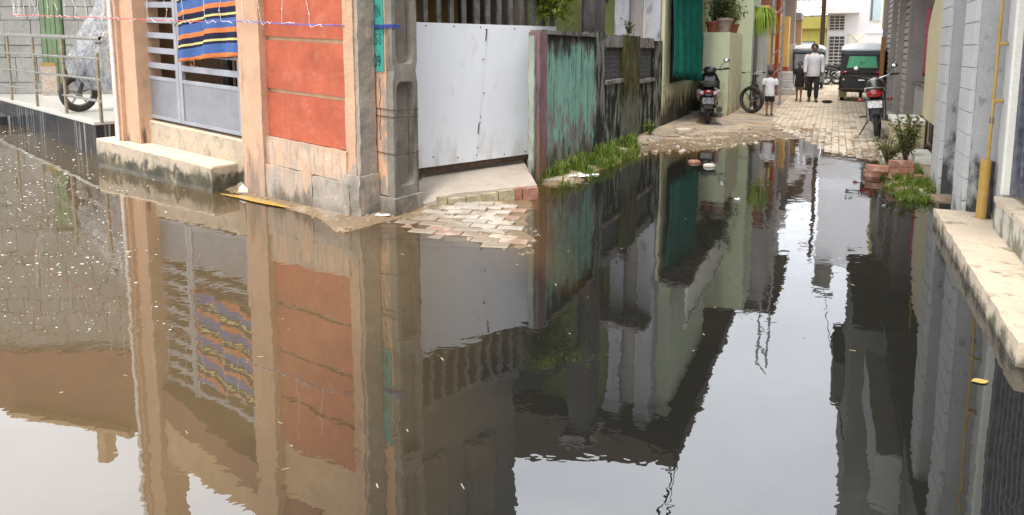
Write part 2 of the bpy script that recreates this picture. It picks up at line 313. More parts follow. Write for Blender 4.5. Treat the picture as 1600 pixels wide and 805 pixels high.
M['brickred'] = wmat('brick_red_pillar', (0.42, 0.10, 0.06), 0.8, 0.1, 2)
M['farwhite'] = wmat('white_tile_facade', (0.66, 0.67, 0.70), 0.6, 0.05, 1.0, layers=[((0.50, 0.50, 0.52), (1.5, 1.5, 0.8), 0.56, 0.75, None, 0.5), ((0.42, 0.40, 0.38), (3, 3, 8), 0.66, 0.76, None, 0.4)], bump=0.05)
M['faryellow'] = wmat('mustard_wall', (0.42, 0.38, 0.10), 0.85, 0.1, 1)
M['greywall'] = wmat('pale_grey_plaster', (0.40, 0.40, 0.395), 0.88, 0.08, 3, layers=[((0.28, 0.28, 0.28), (4, 4, 2.5), 0.55, 0.72, None, 0.5), ((0.04, 0.042, 0.035), (9, 9, 4), 0.62, 0.80, (0.15, 0.85, 0.36), 0.92)], bump=0.35)
M['cladding'] = wmat('grey_white_cladding', (0.52, 0.515, 0.50), 0.8, 0.06, 3, layers=[((0.36, 0.36, 0.36), (5, 5, 5), 0.6, 0.75, None, 0.4), ((0.10, 0.10, 0.08), (6, 6, 3), 0.66, 0.82, (0.1, 0.5, 0.24), 0.8)], bump=0.2)
M['ledge'] = wmat('concrete_ledge', (0.56, 0.46, 0.345), 0.88, 0.14, 3, layers=[((0.24, 0.20, 0.15), (7, 7, 7), 0.57, 0.68, None, 0.5), ((0.17, 0.14, 0.10), (20, 20, 20), 0.66, 0.74, None, 0.6), ((0.40, 0.33, 0.24), (3, 3, 3), 0.58, 0.75, None, 0.6), ((0.10, 0.09, 0.06), (6, 6, 5), 0.58, 0.72, (0.0, 0.13, 0.25), 0.9)], bump=0.4, wet=0.05)
M['gatestep'] = wmat('mossy_white_step', (0.52, 0.50, 0.44), 0.88, 0.1, 3, layers=[((0.13, 0.12, 0.06), (9, 9, 4), 0.55, 0.68, (0.1, 0.5, 0.16), 0.8)], bump=0.5)
M['bluegate'] = pmat('blue_grey_gate_paint', (0.055, 0.06, 0.085), 0.5, 0.1, var=0.2, dust=(0.16, 0.16, 0.19))
M['gaspipe'] = pmat('yellow_gas_pipe', (0.54, 0.31, 0.035), 0.65, var=0.3, scale=9.0, dust=(0.40, 0.29, 0.13))
M['creamsheet'] = wmat('cream_painted_sheet', (0.66, 0.58, 0.38), 0.6, 0.06, 2, layers=[((0.46, 0.36, 0.2), (5, 5, 1.5), 0.62, 0.78, (0.4, 1.2, 0.12), 0.6)], bump=0.1)
M['creamplinth'] = wmat('cream_plinth', (0.60, 0.53, 0.33), 0.85, 0.1, 3, layers=[((0.22, 0.19, 0.12), (6, 6, 3), 0.62, 0.78, (0.1, 0.4, 0.24), 0.8)])
M['whitetop'] = wmat('white_coping', (0.76, 0.74, 0.66), 0.8, 0.06)
M['brick'] = wmat('red_brick', (0.34, 0.16, 0.11), 0.9, 0.25, 9, layers=[((0.46, 0.38, 0.30), (14, 14, 14), 0.52, 0.66, None, 0.75), ((0.14, 0.11, 0.08), (9, 9, 9), 0.62, 0.75, None, 0.6)], bump=0.8)
M['yellowbrick'] = wmat('yellowed_edging_brick', (0.40, 0.34, 0.22), 0.9, 0.2, 9, layers=[((0.30, 0.27, 0.22), (12, 12, 12), 0.5, 0.64, None, 0.8), ((0.12, 0.10, 0.08), (16, 16, 16), 0.62, 0.74, None, 0.7)], bump=0.9)
M['pav1'] = wmat('paver_buff', (0.58, 0.495, 0.39), 0.88, 0.18, 4, layers=[((0.36, 0.285, 0.20), (1.6, 1.6, 1.6), 0.50, 0.62, None, 0.7), ((0.24, 0.19, 0.14), (5, 5, 5), 0.60, 0.70, None, 0.6), ((0.20, 0.14, 0.085), (3, 3, 3), 0.64, 0.82, (0.0, 0.035, 0.40), 0.6), ((0.44, 0.345, 0.245), (5, 5, 5), 0.55, 0.7, None, 0.5)], bump=0.5, wet=0.03)
M['pav2'] = wmat('paver_grey_buff', (0.38, 0.335, 0.28), 0.88, 0.16, 4, layers=[((0.20, 0.14, 0.085), (3, 3, 3), 0.64, 0.82, (0.0, 0.045, 0.40), 0.7), ((0.30, 0.24, 0.18), (5, 5, 5), 0.55, 0.7, None, 0.6)], bump=0.5, wet=0.03)
M['pav3'] = wmat('paver_pink', (0.38, 0.22, 0.165), 0.88, 0.16, 4, layers=[((0.20, 0.14, 0.085), (3, 3, 3), 0.64, 0.82, (0.0, 0.045, 0.40), 0.6), ((0.50, 0.42, 0.35), (6, 6, 6), 0.5, 0.66, None, 0.7)], bump=0.5, wet=0.03)
M['pav4'] = wmat('paver_cream', (0.46, 0.40, 0.335), 0.88, 0.16, 4, layers=[((0.27, 0.215, 0.155), (7, 7, 7), 0.50, 0.62, None, 0.75), ((0.20, 0.14, 0.085), (3, 3, 3), 0.64, 0.82, (0.0, 0.045, 0.40), 0.7)], bump=0.5, wet=0.03)
M['shutter'] = wmat('white_slatted_panel', (0.50, 0.50, 0.49), 0.6, 0.08, 2, layers=[((0.3, 0.29, 0.27), (4, 4, 2), 0.56, 0.72, None, 0.5)])
M['brownroom'] = wmat('brown_alcove', (0.20, 0.12, 0.06), 0.9, 0.2, 2)
M['glass'] = pmat('window_glass', (0.10, 0.16, 0.20), 0.08, spec=0.8, var=0.2)
M['bluepane'] = pmat('blue_frosted_pane', (0.42, 0.52, 0.58), 0.25, var=0.08)
M['leaf'] = None
def leafmat(name, a, b):
    m, N, L, B = mat_base(name)
    oi = N.new('ShaderNodeNewGeometry'); rp = N.new('ShaderNodeMixRGB'); rp.inputs[1].default_value = c4(a); rp.inputs[2].default_value = c4(b)
    L.new(oi.outputs['Random Per Island'], rp.inputs[0]); L.new(rp.outputs[0], B.inputs['Base Color']); B.inputs['Roughness'].default_value = 0.5
    tr = N.new('ShaderNodeBsdfTranslucent'); L.new(rp.outputs[0], tr.inputs['Color']); ms = N.new('ShaderNodeMixShader'); ms.inputs[0].default_value = 0.4
    out = [n for n in N if n.type == 'OUTPUT_MATERIAL'][0]
    L.new(B.outputs[0], ms.inputs[1]); L.new(tr.outputs[0], ms.inputs[2]); L.new(ms.outputs[0], out.inputs['Surface']); return m
M['leaf'] = leafmat('bright_leaf', (0.10, 0.16, 0.015), (0.22, 0.27, 0.03))
M['grass'] = leafmat('grass_blade', (0.055, 0.12, 0.012), (0.25, 0.31, 0.045))
M['darkleaf'] = leafmat('dull_leaf', (0.04, 0.07, 0.02), (0.10, 0.13, 0.03))
M['weed'] = leafmat('weed_leaf', (0.10, 0.14, 0.03), (0.26, 0.25, 0.09))
M['palm'] = leafmat('palm_leaf', (0.20, 0.34, 0.02), (0.36, 0.46, 0.05))
M['bark'] = pmat('bark', (0.10, 0.075, 0.05), 0.95, var=0.4)
# ================================================================== ground and water
SHORE = [(-3.4, 8.6), (-2.9, 9.5), (-2.5, 9.9), (-1.9, 10.4), (-1.4, 11.4), (-0.9, 12.6), (-0.45, 12.9), (-0.2, 11.9), (0.05, 11.2), (0.5, 10.9), (0.9, 10.6), (1.4, 9.8)]
def interp(tab, x):
    if x <= tab[0][0]: return tab[0][1]
    for (a, b), (c, d) in zip(tab, tab[1:]):
        if x <= c: return b + (d - b) * (x - a) / (c - a)
    return tab[-1][1]
def sstep(a, b, x):
    t = min(1, max(0, (x - a) / (b - a))); return t * t * (3 - 2 * t)
AP0 = G(590, 338); AP1 = G(834, 398); AP2 = G(840, 290)
APD = (AP1 - AP0).normalized(); APN = Vector((-APD.y, APD.x, 0))
ARD = (AP2 - AP1).normalized(); ARN = Vector((-ARD.y, ARD.x, 0))
def ground_h(x, y):
    p = Vector((x, y, 0)); s, o = lane_of(p)
    n1 = mnoise.noise(Vector((x * 1.1, y * 1.1, 3.0))); n2 = mnoise.noise(Vector((x * 4.0, y * 4.0, 9.0)))
    base = -0.16 + 0.02 * n1
    hs = [base]
    if s > 7 and -6 < o < 4:
        d = s - interp(SHORE, o); rough = 1.0 if o < -0.1 else 0.25
        h = (0.09 * d if d < 0 else min(0.05 + 0.003 * d, 0.022 * d)) + rough * (0.012 * n1 + 0.006 * n2) * sstep(12, 1.5, d)
        hs.append(max(-0.2, h))
    hs.append(-0.2 + 0.27 * sstep(-2.35, -2.95, o + 0.12 * n1) * sstep(6.4, 7.2, s) * sstep(-5.2, -4.6, o))          # verge under the mossy wall
    hs.append(-0.2 + 0.25 * sstep(0.15, 0.85, o + 0.14 * n1 + 0.06 * n2) * sstep(7.2, 8.3, s))             # verge by the grey pillars
    q = p - C0; t = q.dot(UF); out = q.dot(NF)
    w = interp([(-0.6, 0.5), (0.0, 0.25), (1.5, 0.13), (2.4, 0.02), (3, -0.1)], t)
    if t > -1.2: hs.append(-0.2 + 0.225 * sstep(w + 0.40 + 0.06 * n2, w - 0.10, out) * sstep(-1.0, -0.5, t) * sstep(3.4, 2.5, t))
    d1 = (p - AP0).dot(APN); d2 = (p - AP1).dot(ARN)
    dd = min(d1 + 0.10 * n2 + 0.10 * n1, d2 * 1.2)
    if q.dot(UF) < 0.6: hs.append(-0.2 + 0.20 * sstep(-1.3, 0.1, dd) + 0.075 * sstep(0.0, 1.4, dd))
    if out < -0.1 and 0 < t < 4.7: hs.append(0.08)
    if y > 17.5 or s > 34: hs.append(0.09)
    if y < -12 or x < -24 or x > 12: hs.append(0.05)
    return max(hs) + 0.005 * mnoise.noise(Vector((x * 9.0, y * 9.0, 1.0)))
def axis_vals(lo, a, b, hi, st, grow=1.5):
    v = []; x = a
    while x <= b + 1e-6: v.append(x); x += st
    d = st; x = v[-1]
    while x < hi: d *= grow; x += d; v.append(x)
    d = st; x = v[0]; pre = []
    while x > lo: d *= grow; x -= d; pre.append(x)
    return pre[::-1] + v
gx = axis_vals(-400, -4.5, 9, 400, 0.06, 1.12); gy = axis_vals(-400, 4.0, 17, 500, 0.06, 1.12)
def grid_mesh(name, xs, ys, zf):
    vs = [(x, y, zf(x, y)) for x in xs for y in ys]; ny = len(ys)
    fs = [(i * ny + j, (i + 1) * ny + j, (i + 1) * ny + j + 1, i * ny + j + 1) for i in range(len(xs) - 1) for j in range(ny - 1)]
    me = bpy.data.meshes.new(name); me.from_pydata(vs, [], fs); me.update()
    for p in me.polygons: p.use_smooth = True
    return me
M['ground'] = wmat('lane_dirt', (0.40, 0.315, 0.225), 0.92, 0.22, 1.2, layers=[((0.50, 0.38, 0.25), (1.6, 1.6, 1.6), 0.5, 0.68, None, 0.7), ((0.26, 0.235, 0.205), (2.2, 2.2, 2.2), 0.48, 0.58, None, 0.85), ((0.46, 0.41, 0.35), (5, 5, 5), 0.58, 0.68, None, 0.7), ((0.17, 0.115, 0.062), (3, 3, 3), 0.62, 0.80, (0.0, 0.075, 0.42), 0.85), ((0.13, 0.10, 0.07), (13, 13, 13), 0.66, 0.74, None, 0.6)], bump=0.6, bscale=26, wet=0.035)
gm = grid_mesh('ground', gx, gy, ground_h); gm.materials.append(M['ground'])
ground = bpy.data.objects.new('ground', gm); COL.objects.link(ground); struct(ground)

wx = axis_vals(-26, -4.5, 7, 11.5, 0.08, 1.25); wy = axis_vals(-14, 4.0, 14, 17.4, 0.08, 1.25)
wm = grid_mesh('water', wx, wy, lambda x, y: 0.0)
att = wm.attributes.new('depth', 'FLOAT', 'POINT')
att.data.foreach_set('value', [max(0.0, -ground_h(x, y)) for x in wx for y in wy])
def water_material():
    m, N, L, B = mat_base('flood_water'); N.remove(B)
    out = [n for n in N if n.type == 'OUTPUT_MATERIAL'][0]
    geo = N.new('ShaderNodeNewGeometry')
    def nz(scale, detail=2, rgh=0.5, sx=(1, 1, 1), dist=0.0):
        mp = N.new('ShaderNodeMapping'); mp.inputs['Scale'].default_value = sx; L.new(geo.outputs['Position'], mp.inputs[0])
        t = N.new('ShaderNodeTexNoise'); t.inputs['Scale'].default_value = scale; t.inputs['Detail'].default_value = detail; t.inputs['Roughness'].default_value = rgh; t.inputs['Distortion'].default_value = dist
        L.new(mp.outputs[0], t.inputs['Vector']); return t.outputs[0]
    def math_(op, a, b):
        q = N.new('ShaderNodeMath'); q.operation = op
        for k, v in enumerate((a, b)):
            if isinstance(v, (int, float)): q.inputs[k].default_value = v
            else: L.new(v, q.inputs[k])
        return q.outputs[0]
    def rng(src, a, b, c=0.0, d=1.0):
        r = N.new('ShaderNodeMapRange'); r.inputs[1].default_value = a; r.inputs[2].default_value = b; r.inputs[3].default_value = c; r.inputs[4].default_value = d
        L.new(src, r.inputs[0]); return r.outputs[0]
    # silty brown on the left; the lane's shade is put into the dark end
    sx = N.new('ShaderNodeSeparateXYZ'); L.new(geo.outputs['Position'], sx.inputs[0])
    across = math_('SUBTRACT', sx.outputs[0], math_('MULTIPLY', sx.outputs[1], 0.10))
    silt_shade = math_('ADD', rng(across, -1.5, -0.2, 1.0, 0.0), math_('MULTIPLY', math_('SUBTRACT', nz(0.7, 4, 0.6), 0.5), 0.5))
    mc = N.new('ShaderNodeMixRGB'); mc.inputs[1].default_value = (0.012, 0.012, 0.010, 1); mc.inputs[2].default_value = (0.088, 0.062, 0.032, 1)
    L.new(rng(silt_shade, 0.05, 0.95), mc.inputs[0])
    dif = N.new('ShaderNodeBsdfDiffuse'); L.new(mc.outputs[0], dif.inputs['Color'])
    tr = N.new('ShaderNodeBsdfTransparent'); tr.inputs['Color'].default_value = (0.86, 0.78, 0.64, 1)
    at = N.new('ShaderNodeAttribute'); at.attribute_name = 'depth'
    body = N.new('ShaderNodeMixShader'); L.new(rng(at.outputs['Fac'], 0.0, 0.11, 0.05, 1.0), body.inputs[0]); L.new(tr.outputs[0], body.inputs[1]); L.new(dif.outputs[0], body.inputs[2])
    bp = N.new('ShaderNodeBump'); bp.inputs['Strength'].default_value = 1.0; bp.inputs['Distance'].default_value = 1.0
    calm = rng(nz(0.55, 3), 0.36, 0.68, 0.25, 1.9)
    h = math_('ADD', math_('MULTIPLY', nz(2.1, 2, 0.5, (1, 1, 1), 0.6), 0.0016), math_('MULTIPLY', nz(9.0, 2, 0.5, (1.0, 1.25, 1), 0.5), 0.00042))
    h = math_('ADD', h, math_('MULTIPLY', nz(30.0, 2, 0.5), 0.00003))
    L.new(math_('MULTIPLY', h, calm), bp.inputs['Height'])
    gl = N.new('ShaderNodeBsdfGlossy'); gl.inputs['Roughness'].default_value = 0.0; gl.inputs['Color'].default_value = (0.97, 0.98, 1.0, 1); L.new(bp.outputs[0], gl.inputs['Normal'])
    fr = N.new('ShaderNodeFresnel'); fr.inputs['IOR'].default_value = 2.15; L.new(bp.outputs[0], fr.inputs['Normal'])
    top = N.new('ShaderNodeMixShader'); L.new(fr.outputs[0], top.inputs[0]); L.new(body.outputs[0], top.inputs[1]); L.new(gl.outputs[0], top.inputs[2])
    L.new(top.outputs[0], out.inputs['Surface']); return m
wm.materials.append(water_material())
water = bpy.data.objects.new('water', wm); COL.objects.link(water); struct(water)

# ---- foam flecks and bits drifting on the water
M['foam'] = pmat('foam_white', (0.72, 0.70, 0.64), 0.6, var=0.05)
mb = MB(); k = 0
while k < 620:
    px = rnd.uniform(-20, 290); py = rnd.uniform(200, 520)
    if rnd.random() > (1 - px / 330) * (1.0 if py < 430 else 0.5): continue
    c = G(px, py); 
    if ground_h(c.x, c.y) > -0.02: continue
    if mnoise.noise(Vector((c.x * 1.3 + c.y * 0.5, c.y * 0.8, 6))) < rnd.uniform(-0.5, 0.35): continue
    r = rnd.choice([0.0025, 0.0035, 0.0045, 0.007]) * (c.y / 6) ** 0.7; a0 = rnd.uniform(0, 6)
    for dd in range(rnd.choice([1, 1, 1, 2])):
        cx = c.x + dd * r * 1.6; n = 7
        mb.loft([[(cx + q * r * math.cos(a0 + 6.283 * j / n) * 1.2, c.y + q * r * math.sin(a0 + 6.283 * j / n), z) for j in range(n)] for q, z in ((1.0, 0.0005), (0.7, r * 0.35))])
    k += 1
o = mb.build('foam_flecks', M['foam'], kind='stuff'); o['label'] = 'tiny white foam flecks scattered over the brown water'

def pebble(name, c, size, mat, label, cat, group=None, seed=1, flat=0.6):
    mb = MB(); rings = []
    for k, (q, z) in enumerate(((0.75, 0.0), (1.0, 0.25), (0.95, 0.7), (0.6, 1.0))):
        rings.append([(c.x + q * size[0] * (math.copysign(abs(math.cos(a)) ** flat, math.cos(a))) * (1 + 0.12 * mnoise.noise(Vector((a, k, seed)))), c.y + q * size[1] * math.copysign(abs(math.sin(a)) ** flat, math.sin(a)), c.z + z * size[2] * (1 + 0.15 * mnoise.noise(Vector((a * 2, k, seed + 5))))) for a in [2 * math.pi * j / 12 for j in range(12)]])
    mb.loft(rings); return tag(mb.build(name, mat, bevel=0.006), label, cat, group)
g = G(392, 302); pebble('loose_stone', Vector((g.x, g.y, 0.0)), (0.125, 0.09, 0.105), M['stone'], 'loose pale broken stone at the foot of the peach pilaster', 'stone')
M['floatleaf'] = pmat('yellow_leaf', (0.42, 0.30, 0.07), 0.6)
mb = MB(); c = G(1531, 597)
mb.sheet(lambda u, v: (c.x + (u - 0.5) * 0.085, c.y + (v - 0.5) * 0.05 * math.sin(math.pi * min(0.98, max(0.02, u))), 0.003 + 0.006 * abs(v - 0.5)), 8, 4)
tag(mb.build('fallen_leaf', M['floatleaf'], smooth=True), 'yellow leaf floating on dark water near the concrete ledge', 'leaf')
M['plastic'] = pmat('white_plastic_scrap', (0.75, 0.75, 0.74), 0.5, var=0.05)
for k, (px, py, sx, sy, lab) in enumerate([(925, 270, 0.09, 0.045, 'crumpled white plastic scrap in the grass edge, nearest the lane'), (908, 276, 0.10, 0.06, 'folded white scrap lying at the waterline beside the grass'), (893, 279, 0.07, 0.035, 'small white scrap half floating off the grass verge'), (1152, 312, 0.025, 0.02, 'tiny white scrap floating by the planter reflection'), (598, 336, 0.07, 0.03, 'flat white scrap on wet mud by the concrete post')]):
    c = G(px, py, 0.03 if px != 1152 else 0.0); c.z = max(0.0, ground_h(c.x, c.y)) + 0.006; mb = MB()
    mb.sheet(lambda u, v: (c.x + (u - 0.5) * 2 * sx, c.y + (v - 0.5) * 2 * sy, c.z + 0.03 * max(0, mnoise.noise(Vector((u * 3, v * 3, k * 7.0))))), 6, 6)
    tag(mb.build('plastic_scrap', M['plastic'], smooth=True, solid=0.003), lab, 'litter', 'white scraps of litter')
M['yellowmud'] = wmat('yellow_stain', (0.50, 0.31, 0.05), 0.7, 0.3, 9, layers=[((0.33, 0.23, 0.13), (9, 9, 9), 0.48, 0.6, None, 0.9)], bump=0.4, wet=0.1)
mb = MB(); pts = [G(346, 303, 0.01), G(380, 308, 0.01), G(415, 316, 0.012), G(455, 325, 0.01)]
mb.sheet(lambda u, v: tuple((pts[min(2, int(u * 3))].lerp(pts[min(3, int(u * 3) + 1)], u * 3 - min(2, int(u * 3)))) + NF * ((v - 0.5) * 0.09 * (0.35 + math.sin(math.pi * u))) + Vector((0, 0, 0.004 - 0.006 * abs(v - 0.5)))), 24, 4)
struct(mb.build('painted_line', M['yellowmud'], smooth=True))

# ================================================================== peach house on the left
PH = thing('peach_house', 'peach plastered house front with orange red panels and a grey gate', 'house', Ff(1.5, 0, 0))
def fb(name, mat, dims, parent=PH, rough=None, bevel=0.012, seed=0.0, low=0.0):
    mb = MB(Ff)
    if rough: mb.rbox(*dims, step=rough[0], amp=rough[1], seed=seed, low=low); return mb.build(name, mat, parent, smooth=True, angle=50)
    return mb.box(*dims).build(name, mat, parent, bevel=bevel)
fb('wall', M['tanwall'], (-0.13, 1.2, -0.19, -0.035, 0.3, 2.78))
fb('wall', M['tanwall'], (-0.13, 1.65, -0.19, -0.02, 2.79, 3.45))
for (z0, z1) in ((0.645, 1.12), (1.162, 1.672), (1.715, 2.225), (2.265, 2.76)):
    fb('orange_panel', M['orange'], (-0.145, 1.15, -0.06, 0.0, z0, z1), rough=(0.07, 0.0035), seed=z0)
fb('plinth', M['plinth'], (-0.16, 1.16, -0.18, 0.035, 0.34, 0.638), rough=(0.05, 0.007), low=0.3)
fb('plinth', M['plinth'], (0.35, 1.18, -0.18, 0.06, -0.15, 0.335), rough=(0.045, 0.011), low=0.8, seed=3)
fb('plinth', M['cement'], (-0.22, 0.335, -0.18, 0.065, -0.15, 0.33), rough=(0.045, 0.014), low=0.9, seed=5)
fb('pilaster', M['peach'], (1.14, 1.54, -0.30, 0.075, -0.15, 4.3), rough=(0.09, 0.005), low=1.0, seed=8)
fb('pilaster', M['peach'], (4.04, 4.415, -0.30, 0.03, 0.2, 6.4), rough=(0.12, 0.004), seed=9)
fb('pilaster', M['peach'], (4.42, 4.67, -0.30, 0.08, -0.1, 6.4), rough=(0.12, 0.004), seed=10)
# corner pilaster with its patched cement edge and swollen foot
M['corner'] = wmat('patched_corner_plaster', (0.50, 0.31, 0.20), 0.88, 0.15, layers=[((0.27, 0.235, 0.195), (4, 4, 1.6), 0.60, 0.68, (0.2, 1.1, 0.16), 0.9), ((0.13, 0.11, 0.09), (6, 6, 1.2), 0.62, 0.75, None, 0.6)], bump=0.7, bscale=30)
fb('corner_pilaster', M['corner'], (-0.285, -0.145, -0.19, 0.018, 0.3, 4.0), rough=(0.05, 0.006), seed=21)
fb('corner_edge', M['cement'], (-0.335, -0.286, -0.20, 0.006, 0.3, 4.0), rough=(0.03, 0.009), seed=22)
fb('corner_foot', M['cement'], (-0.36, -0.14, -0.20, 0.05, -0.15, 0.42), rough=(0.035, 0.014), seed=23, low=0.9)
# steps
fb('sill_step', M['step'], (1.56, 4.40, -0.9, -0.1, -0.1, 0.47), rough=(0.07, 0.007), seed=12)
fb('sill_step_top', M['steptop'], (1.57, 4.39, -0.9, -0.105, 0.472, 0.49), rough=(0.09, 0.003), seed=13)
fb('front_step', M['step'], (1.95, 4.95, -0.15, 0.22, -0.15, 0.205), rough=(0.06, 0.010), low=0.5, seed=14)
fb('front_step_top', M['steptop'], (1.955, 4.945, -0.15, 0.212, 0.207, 0.225), rough=(0.08, 0.005), seed=15)
# rooms behind the gate, lintel, sloping stair parapet, roof posts
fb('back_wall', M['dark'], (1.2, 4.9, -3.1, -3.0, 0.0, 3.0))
fb('side_wall', M['tanwall'], (4.60, 4.84, -4.0, -0.31, 0.0, 3.2))
fb('side_wall', M['tanwall'], (1.22, 1.45, -3.0, -0.31, 0.0, 3.2))
fb('room_floor', M['steptop'], (1.46, 4.59, -3.0, -0.92, 0.0, 0.46))
fb('upper_wall', M['tanwall'], (1.56, 4.03, -0.29, -0.05, 3.36, 4.1))
fb('roof_slab', M['tanwall'], (1.22, 4.84, -4.0, -0.31, 3.21, 3.34))
mb = MB(Ff); mb.hexa([(4.6, -0.28, 2.92), (0.3, -0.28, 3.5), (0.3, -0.02, 3.5), (4.6, -0.02, 2.92), (4.6, -0.28, 3.3), (0.3, -0.28, 3.95), (0.3, -0.02, 3.95), (4.6, -0.02, 3.3)])
mb.build('stair_parapet', M['redwall'], PH)
for (t0, t1) in ((-0.2, 0.12), (0.3, 0.95)): fb('roof_post', M['tanwall'], (t0, t1, -0.3, -0.03, 3.46, 4.6))
fb('roof_beam', M['tanwall'], (-0.23, 1.19, -0.3, -0.03, 4.61, 4.8))
fb('door_post', M['darkmetal'], (3.45, 3.6, -1.0, -0.92, 0.5, 2.6))
M['yellowpost'] = pmat('yellow_paint', (0.66, 0.45, 0.04), 0.5)
for t in (1.95, 2.22): fb('door_post', M['yellowpost'], (t, t + 0.06, -1.1, -1.05, 0.5, 2.0))
fb('inner_wall', M['redwall'], (1.46, 1.95, -1.4, -1.3, 0.47, 2.2))
fb('inner_wall', M['peach'], (3.75, 4.10, -1.3, -1.2, 0.47, 2.9))

# grey double gate
GT = thing('house_gate', 'grey steel double gate with flat bars above a ribbed sheet, in the peach house doorway', 'gate', Ff(2.9, -0.15, 0.5))
def gate_leaf(t0, t1):
    for t in (t0, t1 - 0.075): MB(Ff).box(t, t + 0.075, -0.18, -0.13, 0.53, 2.95).build('stile', M['gate'], GT, bevel=0.004)
    MB(Ff).box(t0 + 0.076, t1 - 0.076, -0.165, -0.145, 0.55, 1.06).build('lower_sheet', M['gatesheet'], GT)
    zs = [0.53, 1.055] + [1.21 + 0.2 * i for i in range(9)]
    for z in zs:
        MB(Ff).box(t0 + 0.077, t1 - 0.077, -0.178, -0.132, z, z + (0.075 if z > 1.1 else 0.045)).build('bar', M['gate'], GT, bevel=0.004)
    n = 34; mbr = MB(Ff)
    for i in range(n):
        z = 0.585 + (1.05 - 0.585) * i / n; mbr.box(t0 + 0.08, t1 - 0.08, -0.1455, -0.1415, z, z + 0.006)
    r = mbr.build('sheet_ribs', M['gatesheet'], GT, kind='stuff')
gate_leaf(1.84, 3.245); gate_leaf(3.255, 4.50)
MB(Ff).tube([(3.17, -0.11, 1.83), (3.2, -0.09, 1.79), (3.24, -0.09, 1.79), (3.29, -0.11, 1.83)], 0.009, 6).build('latch', M['railpost'], GT, smooth=True)
MB(Ff).box(4.34, 4.45, -0.13, -0.10, 0.82, 0.97).build('hinge', M['gate'], GT, bevel=0.004)

# striped cloth over the gate
def cloth_material():
    m, N, L, B = mat_base('striped_cotton')
    at = N.new('ShaderNodeAttribute'); at.attribute_name = 'drop'
    md = N.new('ShaderNodeMath'); md.operation = 'FRACT'; L.new(at.outputs['Fac'], md.inputs[0])
    rp = N.new('ShaderNodeValToRGB'); cr = rp.color_ramp; cr.interpolation = 'CONSTANT'
    blue, navy, org, yel = (0.06, 0.11, 0.27, 1), (0.018, 0.018, 0.04, 1), (0.50, 0.16, 0.055, 1), (0.50, 0.44, 0.17, 1)
    seq = [(0.0, org), (0.19, blue), (0.56, navy), (0.67, yel), (0.76, navy), (0.9, navy)]
    cr.elements[0].position = 0.0; cr.elements[0].color = seq[0][1]; cr.elements[1].position = 0.19; cr.elements[1].color = blue
    for p, c in seq[2:]:
        e = cr.elements.new(p); e.color = c
    L.new(md.outputs[0], rp.inputs[0])
    geo = N.new('ShaderNodeNewGeometry'); mp = N.new('ShaderNodeMapping'); mp.inputs['Scale'].default_value = (160, 160, 40); L.new(geo.outputs['Position'], mp.inputs[0])
    t = N.new('ShaderNodeTexNoise'); t.inputs['Scale'].default_value = 1; L.new(mp.outputs[0], t.inputs['Vector'])
    r = N.new('ShaderNodeMapRange'); r.inputs[3].default_value = 0.45; r.inputs[4].default_value = 1.6; L.new(t.outputs[0], r.inputs[0])
    mx = N.new('ShaderNodeVectorMath'); mx.operation = 'SCALE'; L.new(rp.outputs[0], mx.inputs[0]); L.new(r.outputs[0], mx.inputs['Scale']); L.new(mx.outputs[0], B.inputs['Base Color'])
    B.inputs['Roughness'].default_value = 0.95; B.inputs['Specular IOR Level'].default_value = 0.1
    return m
mb = MB(Ff); NU, NV = 40, 46; drops = []
def cl(u, v):                              # u along the gate, v up
    t = 1.73 + (3.11 - 1.73) * u; zb = 1.465 - 0.125 * u + 0.008 * math.sin(u * 19)
    z = zb + (2.62 - zb) * v; drops.append((z - 1.465 + 0.125 * u - 0.02 * math.sin(u * 4.2)) / 0.29 + 0.03)
    w = 0.030 * math.sin(u * 15 + 1.5 * math.sin(v * 3)) + 0.009 * math.sin(u * 37 + v * 4) + 0.01 * mnoise.noise(Vector((u * 6, v * 5, 2)))
    return (t, -0.08 + w * (1.2 - 0.5 * v), z)
mb.sheet(cl, NU, NV); cloth = mb.build('striped_cloth', cloth_material(), smooth=True, solid=0.004)
a = cloth.data.attributes.new('drop', 'FLOAT', 'POINT'); a.data.foreach_set('value', drops)
tag(cloth, 'blue cloth with orange, navy and yellow stripes hung over the grey gate', 'cloth')
MB(Ff).tube([(2.80 + 0.045 * math.cos(q), -0.08, 1.335 + 0.04 * math.sin(q)) for q in [0.5 + i * 0.4 for i in range(15)]], 0.004, 5).build('loose_thread', pmat('orange_thread', (0.5, 0.16, 0.06), 0.9), cloth, smooth=True)

# white drain pipe
DP = thing('drain_pipe', 'thin white plastic drain pipe on the left peach pilaster', 'pipe', Ff(4.50, 0.11, 0))
MB(Ff).tube([(4.50, 0.115, 0.2), (4.50, 0.115, 2.0), (4.505, 0.115, 6.0)], 0.022, 10).build('pipe', M['pvc'], DP, smooth=True)
for z in (0.75, 1.28, 1.86, 2.6): MB(Ff).tube([(4.50, 0.115, z), (4.50, 0.115, z + 0.05)], 0.028, 10).build('coupling', M['pvc'], DP, smooth=True)

